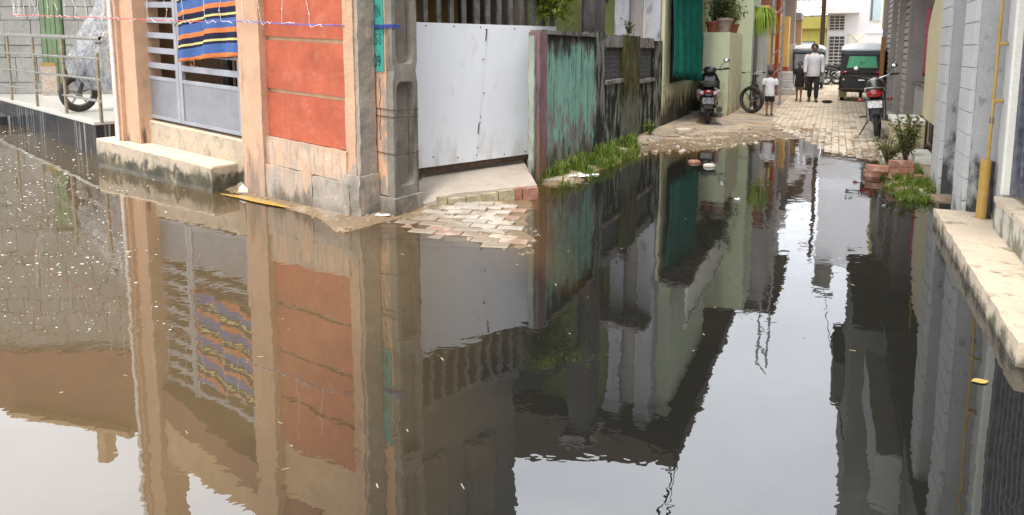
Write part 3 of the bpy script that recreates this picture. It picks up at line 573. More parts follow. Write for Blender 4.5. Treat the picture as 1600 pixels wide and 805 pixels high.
# fairy lights
SL = thing('string_lights', 'red to blue cord of white fairy lights strung along the house fronts', 'string lights', Ff(2, 0.2, 0))
M['redcord'] = pmat('red_cord', (0.55, 0.05, 0.06), 0.5); M['bluecord'] = pmat('blue_cord', (0.12, 0.11, 0.40), 0.5); M['wirewhite'] = pmat('white_wire', (0.58, 0.56, 0.53), 0.5)
CORD = [(12.5, -1.4, 1.85), (9.2, -0.2, 1.865), (6.8, 0.12, 1.86), (4.75, 0.2, 1.855), (3.3, 0.2, 1.845), (2.0, 0.2, 1.845), (1.4, 0.18, 1.862), (0.6, 0.14, 1.845), (-0.12, 0.10, 1.845), (-0.3, -0.25, 1.835)]
def cord_at(t):
    for (a, b) in zip(CORD, CORD[1:]):
        if b[0] <= t <= a[0]:
            k = (t - b[0]) / (a[0] - b[0]); return Vector((t, b[1] + (a[1] - b[1]) * k, b[2] + (a[2] - b[2]) * k))
    return Vector(CORD[-1])
MB(Ff).tube([p for p in CORD if p[0] > 1.9], 0.006, 6).build('red_cord', M['redcord'], SL, smooth=True)
MB(Ff).tube([p for p in CORD if p[0] <= 2.0], 0.006, 6).build('blue_cord', M['bluecord'], SL, smooth=True)
t = 11.5
while t > 0.1:
    c = cord_at(t); h = rnd.uniform(0.5, 0.8); p = [c]
    for i in range(1, 6): p.append(c + Vector((rnd.uniform(-0.05, 0.05), rnd.uniform(-0.02, 0.02), h * i / 5)))
    wire = MB(Ff).tube([tuple(q) for q in p], 0.0028, 5).build('strand', M['wirewhite'], SL, smooth=True)
    q = [c]
    for i in range(1, 5): q.append(c + Vector((-0.055 * i + rnd.uniform(-0.02, 0.02), 0.01, rnd.uniform(-0.028, 0.02))))
    MB(Ff).tube([tuple(v) for v in q], 0.0035, 5).build('strand', M['wirewhite'], SL, smooth=True)
    for v in (p[1], q[3]): MB(Ff).ball(tuple(v), 0.009, n=6, m=4).build('bulb', M['wirewhite'], SL, smooth=True)
    t -= rnd.uniform(0.28, 0.48)

# ------------------------------------------------------------------ concrete pole with painted number plate
PO = thing('concrete_pole', 'grey precast concrete pole with rounded recesses at the house corner', 'pole', Ff(-0.2, -0.45, 0))
T0, T1, O0, O1 = -0.55, -0.20, -0.56, -0.225      # recessed side looks towards the white gate
fb2 = lambda name, mat, dims, seed=0: MB(Ff).rbox(*dims, step=0.05, amp=0.004, seed=seed, low=0.8).build(name, mat, PO, smooth=True, angle=50)
fb2('web', M['pole'], (T0 + 0.09, T1, O0 + 0.05, O1 - 0.08, -0.15, 6.5), 1)
mb = MB(Ff)
# flange frames round each recess, with rounded corners: a plate with holes, built as a sheet outline
def plate_with_hole(mb, a, o0, o1, z0, z1, h0, h1, th):
    n = 40; cx, cz = (o0 + o1) / 2, (z0 + z1) / 2; hw, hh = (o1 - o0) / 2, (z1 - z0) / 2; iw, ih = (o1 - o0) / 2 - 0.045, (h1 - h0) / 2; ic = (h0 + h1) / 2
    rings = []
    for depth, inner in ((a, False), (a, True), (a + th, True), (a + th, False)):
        ring = []
        for j in range(n):
            q = 2 * math.pi * (j + 0.5) / n; c, s = math.cos(q), math.sin(q)
            if inner: ring.append((depth + (0.0 if depth == a else 0), cx + iw * math.copysign(abs(c) ** 0.35, c), ic + ih * math.copysign(abs(s) ** 0.22, s)))
            else:
                m = max(abs(c), abs(s)); ring.append((depth, cx + hw * c / m, cz + hh * s / m))
        rings.append(ring)
    rings.append(rings[0]); mb.loft(rings, caps=False)
for (z0, z1, h0, h1) in ((-0.15, 1.43, 0.30, 1.33), (1.43, 2.75, 1.50, 2.6), (2.75, 4.1, 2.85, 4.0), (4.1, 6.5, 4.2, 6.3)):
    mbp = MB(Ff); plate_with_hole(mbp, T0, O0, O1, z0, z1, h0, h1, 0.09); mbp.build('flange', M['pole'], PO, smooth=True, angle=30)
M['polepeach'] = wmat('peach_paint_on_pole', (0.60, 0.36, 0.22), 0.88, 0.14, layers=[((0.28, 0.25, 0.21), (5, 5, 2), 0.54, 0.62, (0.0, 0.5, 0.12), 0.9), ((0.1, 0.09, 0.07), (30, 30, 2), 0.66, 0.72, None, 0.7)], bump=0.5)
fb2('painted_face', M['polepeach'], (T0 + 0.09, T1, O1 - 0.08, O1, 0.2, 6.5), 2)
fb2('footing', M['cement'], (T0 - 0.03, T1 + 0.03, O0 - 0.02, O1 + 0.03, -0.15, 0.19), 3)
MB(Ff).tube([(T1 + 0.03, O1 + 0.01, 0.35), (T1 + 0.03, O1 + 0.012, 1.55)], 0.022, 8).build('white_conduit', M['pvc'], PO, smooth=True)
for z in (0.62, 0.98, 1.05):
    MB(Ff).tube([(T0 - 0.006, O0, z), (T0 - 0.006, O1 + 0.006, z + 0.01), (T1 + 0.05, O1 + 0.008, z + 0.015)], 0.004, 5).build('tie_wire', M['rust'], PO)
M['crack'] = pmat('crack_line', (0.05, 0.035, 0.025), 0.95)
mb = MB(Ff); pz = 1.35; pp = [(T0 + 0.17, O1 + 0.0, pz)]
while pz > 0.75: pz -= 0.05; pp.append((T0 + 0.17 + rnd.uniform(-0.012, 0.012) + 0.02 * (1.35 - pz), O1 + 0.002, pz))
mb.tube(pp, 0.004, 4).build('crack', M['crack'], PO)
M['tealsign'] = wmat('teal_sign_paint', (0.055, 0.30, 0.245), 0.7, 0.1, 6, layers=[((0.2, 0.3, 0.25), (14, 14, 8), 0.66, 0.74, None, 0.6)], bump=0.2)
MB(Ff).box(T0 + 0.105, T0 + 0.275, O1 + 0.004, O1 + 0.010, 1.42, 2.45).build('number_plate', M['tealsign'], PO)
def text_mesh(name, txt, size, mat, parent, origin, xdir, ydir, sx=1.0, extr=0.0, world=True):
    cu = bpy.data.curves.new('t', 'FONT'); cu.body = txt; cu.size = size; cu.align_x = 'CENTER'; cu.align_y = 'CENTER'
    to = bpy.data.objects.new('t', cu); COL.objects.link(to)
    dg = bpy.context.evaluated_depsgraph_get(); dg.update()
    me = bpy.data.meshes.new_from_object(to.evaluated_get(dg)); bpy.data.objects.remove(to)
    for v in me.vertices:
        p = origin + xdir * (v.co.x * sx) + ydir * v.co.y; v.co = p
    me.name = name; me.materials.clear(); me.materials.append(mat)
    ob = bpy.data.objects.new(name, me); COL.objects.link(ob); attach(ob, parent); return ob
M['ink'] = pmat('black_lettering', (0.015, 0.02, 0.02), 0.7)
for (txt, z, sz) in (('09', 1.515, 0.16), ('15-S', 1.725, 0.15), ('VIN', 1.985, 0.17)):
    text_mesh('lettering', txt, sz, M['ink'], PO, Ff(T0 + 0.19, O1 + 0.013, z), -UF, Vector((0, 0, 1)), 0.62 if len(txt) == 2 else 0.42)
MB(Ff).box(T0 + 0.12, T0 + 0.26, O1 + 0.0105, O1 + 0.013, 1.855, 1.868).build('lettering', M['ink'], PO)
mb = MB(Ff); M['bluetape'] = pmat('blue_cord_wrap', (0.03, 0.055, 0.26), 0.7, var=0.4)
for z in (1.825, 1.84, 1.852): mb.tube([(T1 + 0.06, O1 - 0.1, z), (T1 + 0.05, O1 + 0.02, z - 0.01), (T0 + 0.09, O1 + 0.022, z + 0.012), (T0 - 0.012, O1 + 0.0, z + 0.02), (T0 - 0.012, O1 - 0.10, z + 0.02)], 0.006, 6)
tag(mb.build('cord_knot', M['bluetape'], smooth=True), 'bright blue cord wrapped round the concrete pole over the teal number', 'cord')
# ================================================================== white gate yard
WA = G(643, 291, 0.10); WB = G(832, 263, 0.10); WD = Vector((WB.x - WA.x, WB.y - WA.y, 0)); WLEN = WD.length; WD.normalize(); WN = Vector((WD.y, -WD.x, 0))
def Wf(u, n, z=0.0): return Vector((WA.x, WA.y, 0)) + WD * u + WN * n + Vector((0, 0, z))
WG = thing('yard_gate', 'sliding yard gate of white metal sheets with dark bars above', 'gate', Wf(WLEN / 2, 0, 0.1))
zb, zt = 0.29, 1.915
S1 = WLEN * 0.60; S0 = WLEN * 0.50
MB(Wf).hexa([(0.02, -0.004, zb), (S0, -0.004, zb), (S0, 0.004, zb), (0.02, 0.004, zb), (0.02, -0.004, zt), (S1, -0.004, zt), (S1, 0.004, zt), (0.02, 0.004, zt)]).build('white_sheet', M['whitesheet'], WG)
MB(Wf).hexa([(S0 - 0.03, -0.012, zb), (WLEN + 0.4, -0.012, zb), (WLEN + 0.4, -0.005, zb), (S0 - 0.03, -0.005, zb), (S1 - 0.03, -0.012, zt), (WLEN + 0.4, -0.012, zt), (WLEN + 0.4, -0.005, zt), (S1 - 0.03, -0.005, zt)]).build('white_sheet', M['whitesheet'], WG)
MB(Wf).box(0.0, WLEN + 0.4, -0.06, -0.02, zb - 0.07, zb + 0.02).build('bottom_rail', M['rust'], WG)
MB(Wf).box(0.0, WLEN + 0.4, -0.06, -0.02, 2.55, 2.62).build('top_rail', M['barmetal'], WG)
for i in range(13):
    u = 0.03 + i * (WLEN + 0.3) / 12; MB(Wf).box(u, u + (0.055 if i % 5 else 0.075), -0.055, -0.022, zb - 0.05, 2.56).build('bar', M['barmetal'], WG)
for (fu, z) in [(0.03, zt - 0.03), (0.12, zt - 0.035), (0.33, zt - 0.035), (0.54, zt - 0.035), (0.585, zt - 0.06), (0.83, zt - 0.04), (0.56, 1.5), (0.565, 1.1), (0.53, 0.75), (0.535, 0.82), (0.51, 0.45), (0.5, 0.36), (0.16, 0.40), (0.35, 0.36), (0.74, 0.33), (0.93, 0.33), (0.025, 1.2)]:
    MB(Wf).tube([(fu * WLEN, 0.004, z), (fu * WLEN, 0.010, z)], 0.0085, 8).build('screw', M['darkmetal'], WG)
for z0, z1 in ((1.72, 1.86), (0.62, 0.74)):
    f0 = S0 + (S1 - S0) * (z0 - zb) / (zt - zb); f1 = S0 + (S1 - S0) * (z1 - zb) / (zt - zb)
    MB(Wf).tube([(f0 - 0.01, 0.006, z0), (f1 - 0.01, 0.006, z1)], 0.008, 5).build('seam_gap', M['darkmetal'], WG)
MB(Wf).ring((0.07, 0.015, 0.215), 0.042, 0.018, axis='y', n=18).build('wheel', M['darkmetal'], WG, smooth=True)
MB(Wf).tube([(0.07, -0.04, 0.215), (0.07, 0.03, 0.215)], 0.03, 10).build('wheel_hub', M['darkmetal'], WG, smooth=True)

YH = thing('yard_house', 'grey house over a dim yard behind the white gate', 'house', Wf(1, -3, 0.1))
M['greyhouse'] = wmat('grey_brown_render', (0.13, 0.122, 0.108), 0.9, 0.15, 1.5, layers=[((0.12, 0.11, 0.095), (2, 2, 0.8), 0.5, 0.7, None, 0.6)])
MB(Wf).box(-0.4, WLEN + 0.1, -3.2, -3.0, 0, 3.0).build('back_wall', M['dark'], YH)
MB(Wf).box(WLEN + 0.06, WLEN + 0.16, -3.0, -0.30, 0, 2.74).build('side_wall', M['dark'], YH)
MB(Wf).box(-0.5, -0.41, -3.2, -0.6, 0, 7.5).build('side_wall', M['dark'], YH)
MB(Wf).box(-0.25, WLEN + 0.05, -3.0, -0.35, 2.75, 2.9).build('shade_slab', M['greyhouse'], YH)  # slab added over the yard to keep it dark
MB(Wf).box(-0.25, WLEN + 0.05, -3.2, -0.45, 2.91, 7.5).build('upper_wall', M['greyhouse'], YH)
for u in (0.25, 1.0): 
    w = MB(Wf).box(u, u + 0.5, -0.46, -0.43, 3.6, 4.8).build('window', M['darkmetal'], YH)
    MB(Wf).box(u + 0.05, u + 0.45, -0.435, -0.425, 3.65, 4.75).build('pane', M['dark'], w)
M['ochre'] = wmat('ochre_panel', (0.26, 0.17, 0.05), 0.85, 0.2)
MB(Wf).box(1.15, WLEN - 0.12, -1.6, -1.5, 1.4, 2.7).build('ochre_panel', M['ochre'], YH)
MB(Wf).box(0.12, 0.32, -1.2, -1.1, 0.1, 2.7).build('door_panel', M['redwall'], YH)
MB(Wf).box(0.30, 0.36, -0.9, -0.85, 0.1, 2.7).build('door_post', M['whitetop'], YH)
MB(Wf).box(0.62, 0.68, -1.1, -1.05, 0.1, 2.7).build('door_post', M['barmetal'], YH)
MB(Wf).lathe([(0.0, 1.30), (0.16, 1.31), (0.17, 1.65), (0.12, 1.78), (0.0, 1.80)], 14, (1.0, -1.0, 0)).build('grey_drum', M['cement'], YH, smooth=True)
MB(Wf).box(0.85, 1.2, -1.2, -0.8, 0.1, 1.30).build('drum_stand', M['darkmetal'], YH)

# concrete ramp, edging bricks, pavers
def quad_slab(name, pts, zs, th, mat, parent=None):
    mb = MB(); mb.hexa([(p.x, p.y, -th) for p in pts] + [(p.x, p.y, z) for p, z in zip(pts, zs)]); return mb.build(name, mat, parent, bevel=0.01)
M['ramp'] = wmat('ramp_concrete', (0.42, 0.36, 0.30), 0.9, 0.1, 3, layers=[((0.30, 0.26, 0.22), (5, 5, 5), 0.55, 0.7, None, 0.6), ((0.55, 0.48, 0.39), (4, 4, 4), 0.6, 0.72, None, 0.6)], bump=0.5)
e0 = G(684, 322, 0.03); e1 = G(834, 303, 0.05); r0 = G(636, 326, 0.0)
b0 = Wf(-0.12, -0.5, 0); b1 = Wf(WLEN + 0.2, -0.5, 0)
mb = MB(); NUr, NVr = 26, 14
def ramp(u, v):
    f = r0.lerp(e0, min(1, u / 0.2)) if u < 0.2 else e0.lerp(e1, (u - 0.2) / 0.8)
    f = f + APN * (0.06 if u >= 0.2 else 0.06 * u / 0.2); b = b0.lerp(b1, u); p = f.lerp(b, v)
    zf = 0.02 + 0.115 * sstep(0.02, 0.3, u); zz = zf + (0.175 - zf) * min(1, v * 1.5)
    return (p.x, p.y, zz + 0.006 * mnoise.noise(Vector((p.x * 5, p.y * 5, 1))))
mb.sheet(ramp, NUr, NVr)
for i in range(NUr):                        # its front edge
    a = ramp(i / NUr, 0); b = ramp((i + 1) / NUr, 0); mb.quad((a[0], a[1], -0.1), (b[0], b[1], -0.1), b, a)
RP = struct(mb.build('ramp', M['ramp'], smooth=True, angle=50))
ED = (e1 - e0); EL = ED.length; ED.normalize(); EN = Vector((-ED.y, ED.x, 0)); u = 0.0; k = 0
while u < EL - 0.02:
    w = rnd.choice([0.10, 0.17, 0.19, 0.2]); rz = rnd.uniform(-0.05, 0.05)
    def Ef(a, b, z, u=u): return Vector((e0.x, e0.y, 0)) + ED * (u + a) + EN * (b + rz * a) + Vector((0, 0, z))
    hz = 0.115 + rnd.uniform(-0.025, 0.012)
    MB(Ef).rbox(0.004, w - 0.006, -0.035 + rnd.uniform(-0.012, 0.012), 0.055, -0.02, hz, step=0.045, amp=0.009, freq=12, seed=k).build('brick', M['yellowbrick'] if u < EL * 0.72 else M['brick'], RP, smooth=True, angle=60)
    u += w; k += 1
PV = struct(thing('pavement', '', ''))
del PV['label']; del PV['category']
PVM = [M['pav4'], M['pav2'], M['pav4'], M['pav3'], M['pav1'], M['pav2']]
pave_meshes = {}
def paver_mesh(key, lx, ly, mat):
    if key in pave_meshes: return pave_meshes[key]
    b = 0.006; z1 = 0.02; me = bpy.data.meshes.new('paver')
    vs = []
    for (q, z) in ((0, -0.04), (0, z1 - b), (b, z1)):
        for sx, sy in ((-1, -1), (1, -1), (1, 1), (-1, 1)): vs.append((sx * (lx / 2 - q), sy * (ly / 2 - q), z))
    fs = [(8, 9, 10, 11)]
    for l in (0, 4):
        for j in range(4): fs.append((l + j, l + (j + 1) % 4, l + 4 + (j + 1) % 4, l + 4 + j))
    me.from_pydata(vs, [], fs); me.materials.append(mat); pave_meshes[key] = me; return me
PAX = math.atan2(APD.y, APD.x) + R(24); pu = Vector((math.cos(PAX), math.sin(PAX), 0)); pvv = Vector((-pu.y, pu.x, 0))
LX, LY = 0.25, 0.125
for i in range(-11, 15):
    for j in range(-5, 21):
        c = AP0 + pu * ((i + 0.5 * (j % 2)) * LX) + pvv * (j * LY)
        d1 = (c - AP0).dot(APN); d2 = (c - AP1).dot(ARN); de = (c - e0).dot(EN); q = c - C0
        if d1 < -0.42 + 0.12 * mnoise.noise(c * 3) or d2 < 0.17 or d1 > 2.2: continue
        if (c - e0).dot(ED) > -0.1 and de > -0.10: continue
        if (c - e0).dot(ED) <= -0.1 and de > 0.02 : continue
        if q.dot(UF) > -0.62 and q.dot(NF) < 0.12: continue
        if q.dot(UF) > -0.72: continue
        kk = rnd.choices(range(6), [4, 3, 3, 1.6, 2, 2])[0]
        if d1 < 0.45 and kk in (0, 2): kk = rnd.choice([1, 3, 1, 5, 5])
        o = bpy.data.objects.new('paver', paver_mesh(('a', kk), LX - 0.010, LY - 0.010, PVM[kk])); COL.objects.link(o); o.parent = PV
        o.location = (c.x, c.y, ground_h(c.x, c.y) - 0.007 + rnd.uniform(-0.010, 0.005)); o.rotation_euler = (R(rnd.uniform(-2.5, 2.5)), R(rnd.uniform(-2.5, 2.5)), PAX + R(rnd.uniform(-3, 3)))

# ================================================================== terrace with steel railing, far left
TA = G(152, 243); TB = G(0, 187); TD = Vector((TB.x - TA.x, TB.y - TA.y, 0)); TL = TD.length; TD.normalize(); TN = Vector((-TD.y, TD.x, 0))   # TN towards the street
if TN.y > 0: TN = -TN
def Tf(u, n, z=0.0): return Vector((TA.x, TA.y, 0)) + TD * u + TN * n + Vector((0, 0, z))
TE = thing('terrace', 'raised terrace with black stone face and white marble top', 'terrace', Tf(2, -1, 0))
DZ = 0.52
MB(Tf).box(-0.02, TL + 4, -3.5, 0.0, -0.2, DZ - 0.05).build('stone_face', M['granite'], TE, bevel=0.004)
MB(Tf).box(-0.03, TL + 4, -3.5, 0.025, DZ - 0.049, DZ).build('marble_top', M['marble'], TE, bevel=0.006)
MB(Tf).box(TL - 1.6, TL + 3, 0.002, 0.9, -0.2, 0.2).build('low_step', M['granite'], TE, bevel=0.01)
RL = thing('terrace_railing', 'stainless steel tube railing along the terrace edge', 'railing', Tf(1, -0.05, DZ))
def t_at(px, py, n=-0.06):
    d = ray(px, py); p0 = Tf(0, n); k = (p0.x * TN.x + p0.y * TN.y) / (d.x * TN.x + d.y * TN.y); p = d * k + Vector((0, 0, EYE))
    return (p - p0).dot(TD), p.z
ends = [t_at(156, 150)[0], t_at(101, 130)[0], t_at(56, 130)[0], t_at(17, 130)[0], t_at(-25, 130)[0]]
def zl(u, za, zb_): return za + (zb_ - za) * (u - ends[0]) / (ends[3] - ends[0])
rails = [((150, 60), (17, 54), 0.036), ((150, 92), (17, 83), 0.021), ((150, 124), (17, 109), 0.021), ((150, 157), (17, 135), 0.021)]
rz = [(t_at(*a)[1], t_at(*b)[1], r) for a, b, r in rails]
for (za, zb_, r) in rz:
    u0 = ends[0] - (0.22 if r > 0.03 else 0.05); u1 = ends[4] + 2
    m_ = MB(Tf).tube([(u0, -0.06, zl(u0, za, zb_)), (u1, -0.06, zl(u1, za, zb_))], r, 14, caps=(r < 0.03)); m_.build('rail', M['rail'], RL, smooth=True)
    if r > 0.03:
        MB(Tf).ring((u0 + 0.02, -0.06, zl(u0, za, zb_)), r - 0.008, 0.006, axis='x', n=16).build('rail_end', M['rail'], RL, smooth=True)
        MB(Tf).box(u0 - 0.16, u0 + 0.05, -0.065, -0.055, zl(u0, za, zb_) - 0.05, zl(u0, za, zb_) - 0.04).build('wall_pin', M['railpost'], RL)
for u in ends: MB(Tf).tube([(u, -0.06, DZ - 0.01), (u, -0.06, zl(u, rz[0][0], rz[0][1]) - (0.22 if u == ends[0] else 0.03))], 0.026, 10).build('post', M['railpost'], RL, smooth=True)

# tiled house behind the terrace
TY = 16.2
TH = thing('tiled_house', 'grey stone tiled house wall with a green door behind the terrace', 'house', (-12, TY, 0))
MB().box(-22, -8.3, TY + 0.03, TY + 0.5, 0, 6.3).build('wall', M['grout'], TH)
MB().hexa([(-22, TY - 0.05, 6.31), (-8.3, TY - 0.05, 6.31), (-8.3, TY + 0.5, 6.31), (-22, TY + 0.5, 6.31), (-22, TY - 0.05, 6.5), (-8.3, TY - 0.05, 8.8), (-8.3, TY + 0.5, 8.8), (-22, TY + 0.5, 6.5)]).build('upper_wall', M['redwall'], TH)
for (x, w, z0, z1) in ((-11.2, 0.22, 8.2, 9.3),): MB().box(x, x + w, TY, TY + 0.4, z0, z1).build('roof_post', M['tanwall'], TH)
MB().lathe([(0.0, 8.2), (0.55, 8.2), (0.58, 9.1), (0.45, 9.35), (0.2, 9.45), (0.0, 9.46)], 18, (-9.7, TY + 0.5, 0)).build('roof_tank', M['darkmetal'], TH, smooth=True)
MB().hexa([(-13.3, TY - 0.3, 7.85), (-10.2, TY - 0.3, 8.42), (-10.2, TY + 0.3, 8.42), (-13.3, TY + 0.3, 7.85), (-13.3, TY - 0.3, 7.97), (-10.2, TY - 0.3, 8.54), (-10.2, TY + 0.3, 8.54), (-13.3, TY + 0.3, 7.97)]).build('roof_eave', M['tanwall'], TH)
z = DZ; row = 0
DX0, DX1 = -11.80, -11.22                       # the door
while z < 6.0:
    h = [0.30, 0.62, 0.31, 0.62, 0.33][row % 5]; x = -15.6 + rnd.uniform(0, 0.4)
    while x < -9.3:
        w = rnd.choice([0.36, 0.52, 0.66, 0.42]); a, b = x, min(x + w, -9.2)
        if not (b > DX0 and a < DX1 and z < 3.0):
            d = rnd.uniform(0.0, 0.018)
            MB().rbox(a + 0.008, b - 0.008, TY - 0.012 - d, TY + 0.04, z + 0.008, z + h - 0.008, step=0.14, amp=0.008, freq=5, seed=x).build('tile', M['tile'], TH, smooth=True, angle=45)
        elif a < DX0: MB().rbox(a + 0.008, DX0 - 0.01, TY - 0.012, TY + 0.04, z + 0.008, z + h - 0.008, step=0.14, amp=0.008, freq=5, seed=x).build('tile', M['tile'], TH, smooth=True, angle=45)
        elif b > DX1: MB().rbox(DX1 + 0.01, b - 0.008, TY - 0.012, TY + 0.04, z + 0.008, z + h - 0.008, step=0.14, amp=0.008, freq=5, seed=x).build('tile', M['tile'], TH, smooth=True, angle=45)
        x += w
    z += h; row += 1
dr = MB().box(DX0 + 0.03, DX1 - 0.03, TY - 0.05, TY + 0.03, DZ, 2.95).build('door', M['greenwood'], TH)
for k in range(4):
    a = DX0 + 0.05 + k * 0.122; MB().box(a, a + 0.108, TY - 0.075 + (k % 2) * 0.01, TY - 0.051, DZ + 0.03, 2.9).build('plank', M['greenwood'], dr, bevel=0.006)
mb = MB().box(-11.42, -11.05, 15.55, 15.6, DZ, DZ + 0.72); LB = mb.build('leaning_board', M['potgrey'], bevel=0.004)
tag(LB, 'small pale board with yellow top edge leaning by the green door', 'board')
MB().box(-11.42, -11.05, 15.545, 15.605, DZ + 0.725, DZ + 0.80).build('board_edge', M['ochre'], LB)
# ================================================================== lane, left side
def lb(name, mat, dims, parent=None, rough=None, bevel=0.01, seed=0.0, smooth=True):
    mb = MB(Lf)
    if rough: mb.rbox(*dims, step=rough[0], amp=rough[1], seed=seed); return mb.build(name, mat, parent, smooth=smooth, angle=50)
    return mb.box(*dims).build(name, mat, parent, bevel=bevel)
def on_lane(px, py, o):
    d = ray(px, py); k = o / (d.x * NR.x + d.y * NR.y); return k * (d.x * UL.x + d.y * UL.y), EYE + k * d.z
def on_cross(px, py, s):
    d = ray(px, py); k = s / (d.x * UL.x + d.y * UL.y); return k * (d.x * NR.x + d.y * NR.y), EYE + k * d.z

MW = thing('mossy_wall', 'mossy boundary wall with flaking teal paint and black stains', 'wall', Lf(9.5, -3.22, 0))
WO = -3.15
lb('wall_panel', M['teal'], (7.12, 8.93, -3.24, WO, -0.2, 1.80), MW, (0.09, 0.010))
lb('coping', M['coping'], (6.98, 8.98, -3.27, WO + 0.05, 1.802, 1.85), MW, (0.09, 0.012), seed=3)
lb('pilaster', M['mauve'], (6.9, 7.11, -3.25, WO + 0.05, -0.2, 1.83), MW, (0.07, 0.010), seed=4)
M['palegreen'] = wmat('pale_green_flaking_wall', (0.36, 0.40, 0.33), 0.92, 0.12, 3, layers=[((0.07, 0.06, 0.05), (5, 5, 2), 0.60, 0.75, (0.2, 0.9, 0.24), 0.92), ((0.14, 0.10, 0.10), (5, 5, 3), 0.5, 0.62, (1.75, 1.2, 0.0), 0.2)])
lb('wall_panel', M['palegreen'], (6.84, 6.89, -3.22, WO - 0.0, -0.2, 1.78), MW, (0.08, 0.008), seed=5)
lb('pilaster', M['moss'], (8.94, 9.4, -3.34, WO + 0.02, -0.2, 1.88), MW, (0.07, 0.010), seed=6)
lb('wall_panel', M['moss'], (9.4, 10.28, -3.32, WO, -0.2, 1.08), MW, (0.08, 0.010), seed=7)
lb('wall_panel', M['moss'], (11.2, 12.5, -3.32, WO, -0.2, 1.02), MW, (0.08, 0.010), seed=8)
lb('moss_pillar', M['mosspillar'], (10.28, 11.2, -3.36, WO + 0.06, -0.2, 1.86), MW, (0.06, 0.014), seed=9)
lb('pilaster', M['moss'], (12.3, 12.95, -3.34, WO + 0.03, -0.2, 1.80), MW, (0.08, 0.010), seed=10)
for (a, b) in ((9.41, 10.27), (11.21, 12.29)):
    lb('lintel', M['coping'], (a, b, -3.34, WO + 0.03, 1.66, 1.84), MW, (0.08, 0.008), seed=a)
    lb('sill', M['coping'], (a, b, -3.34, WO + 0.06, 1.03 if a > 11 else 1.09, 1.09 if a > 11 else 1.15), MW, (0.07, 0.010), seed=a + 1)
    gz0 = 1.09 if a > 11 else 1.15
    gm_ = MB(Lf); n = int((b - a) / 0.075)
    for i in range(n + 1):
        x = a + (b - a) * i / n; gm_.box(x - 0.016, x + 0.016, -3.26, WO - 0.03, gz0, 1.66)
    for i in range(8):
        z = gz0 + (1.66 - gz0) * i / 7; gm_.box(a, b, -3.255, WO - 0.034, z - 0.014, z + 0.014)
    gm_.build('block_grille', M['jali'], MW, kind='stuff')
    lb('grille_back', M['jali'], (a, b, -3.34, -3.30, gz0, 1.66), MW)
for i in range(7):
    s = rnd.uniform(7.2, 12.6); 
for i, (s, o, w) in enumerate([(10.75, -3.1, 0.09), (10.62, -3.16, 0.06)]):
    lb('broken_lump', M['coping'], (s, s + w, o - 0.08, o, 1.86, 1.86 + 0.5 * w), MW, (0.03, 0.015), seed=i)

OH = thing('olive_house', 'olive green house with stained pillars behind the mossy wall', 'house', Lf(13, -5, 0))
SX = 13.0
def cz(px0, px1, z0, z1, name, mat, proud=0.0, py=25):
    o0, o1 = on_cross(px0, py, SX)[0], on_cross(px1, py, SX)[0]
    return lb(name, mat, (SX - proud, SX + 0.3, o0, o1, z0, z1), OH, bevel=0.01)
cz(700, 962, 0, 6.4, 'wall', M['olive'])
cz(963, 985, 0, 6.4, 'pillar', M['whitepillar'], 0.12)
cz(985.5, 1006, 0, 6.0, 'wall', M['pinkgrey'], 0.03)
cz(1006.5, 1010, 0, 6.0, 'strip', M['planter'], 0.06)
cz(1010.5, 1034, 0, 6.4, 'pillar', M['whitepillar'], 0.10)
oL = on_cross(690, 25, SX)[0]
MB(Lf).hexa([(SX - 0.8, oL, 6.42), (SX + 9, oL, 6.42), (SX + 9, -2.45, 6.42), (SX - 0.8, -2.45, 6.42), (SX - 0.8, oL, 8.0), (SX + 9, oL, 8.0), (SX + 9, -2.45, 6.75), (SX - 0.8, -2.45, 6.75)]).build('roof', wmat('dark_roof_timber', (0.07, 0.05, 0.038), 0.9, 0.25, 3), OH)
lb('sun_shade', M['coping'], (SX - 0.7, SX - 0.01, -6.6, -3.2, 4.0, 4.1), OH)
w = lb('window', M['darkmetal'], (SX - 0.02, SX + 0.02, -5.3, -4.3, 2.6, 3.8), OH); lb('pane', M['glass'], (SX - 0.03, SX - 0.021, -5.25, -4.35, 2.65, 3.75), w)
DPx = thing('dark_pillar', 'tall dark weathered pillar rising behind the mossy wall', 'pillar', Lf(9.2, -3.9, 0))
o0, o1 = on_cross(889, 25, 10.6)[0], on_cross(928, 25, 10.6)[0]
lb('shaft', M['darkpillar'], (10.6, 11.2, o0, o1, 0, 5.6), DPx, (0.12, 0.010))
lb('cap', M['coping'], (10.5, 11.3, o0 - 0.1, o1 + 0.1, 5.6, 5.75), DPx)
OU = thing('outhouse', 'olive outhouse wall behind the near end of the mossy wall', 'building', Lf(8, -4.6, 0))
o2, o3 = on_cross(800, 25, 9.6)[0], on_cross(886, 25, 9.6)[0]
lb('wall', M['olive'], (9.6, 10.4, o2, o3 - 0.05, 0, 3.6), OU)
MB(Lf).hexa([(9.45, o2, 3.61), (10.5, o2, 3.61), (10.5, o3, 3.61), (9.45, o3, 3.61), (9.45, o2, 4.6), (10.5, o2, 4.6), (10.5, o3, 3.75), (9.45, o3, 3.75)]).build('roof', M['teal'], OU)

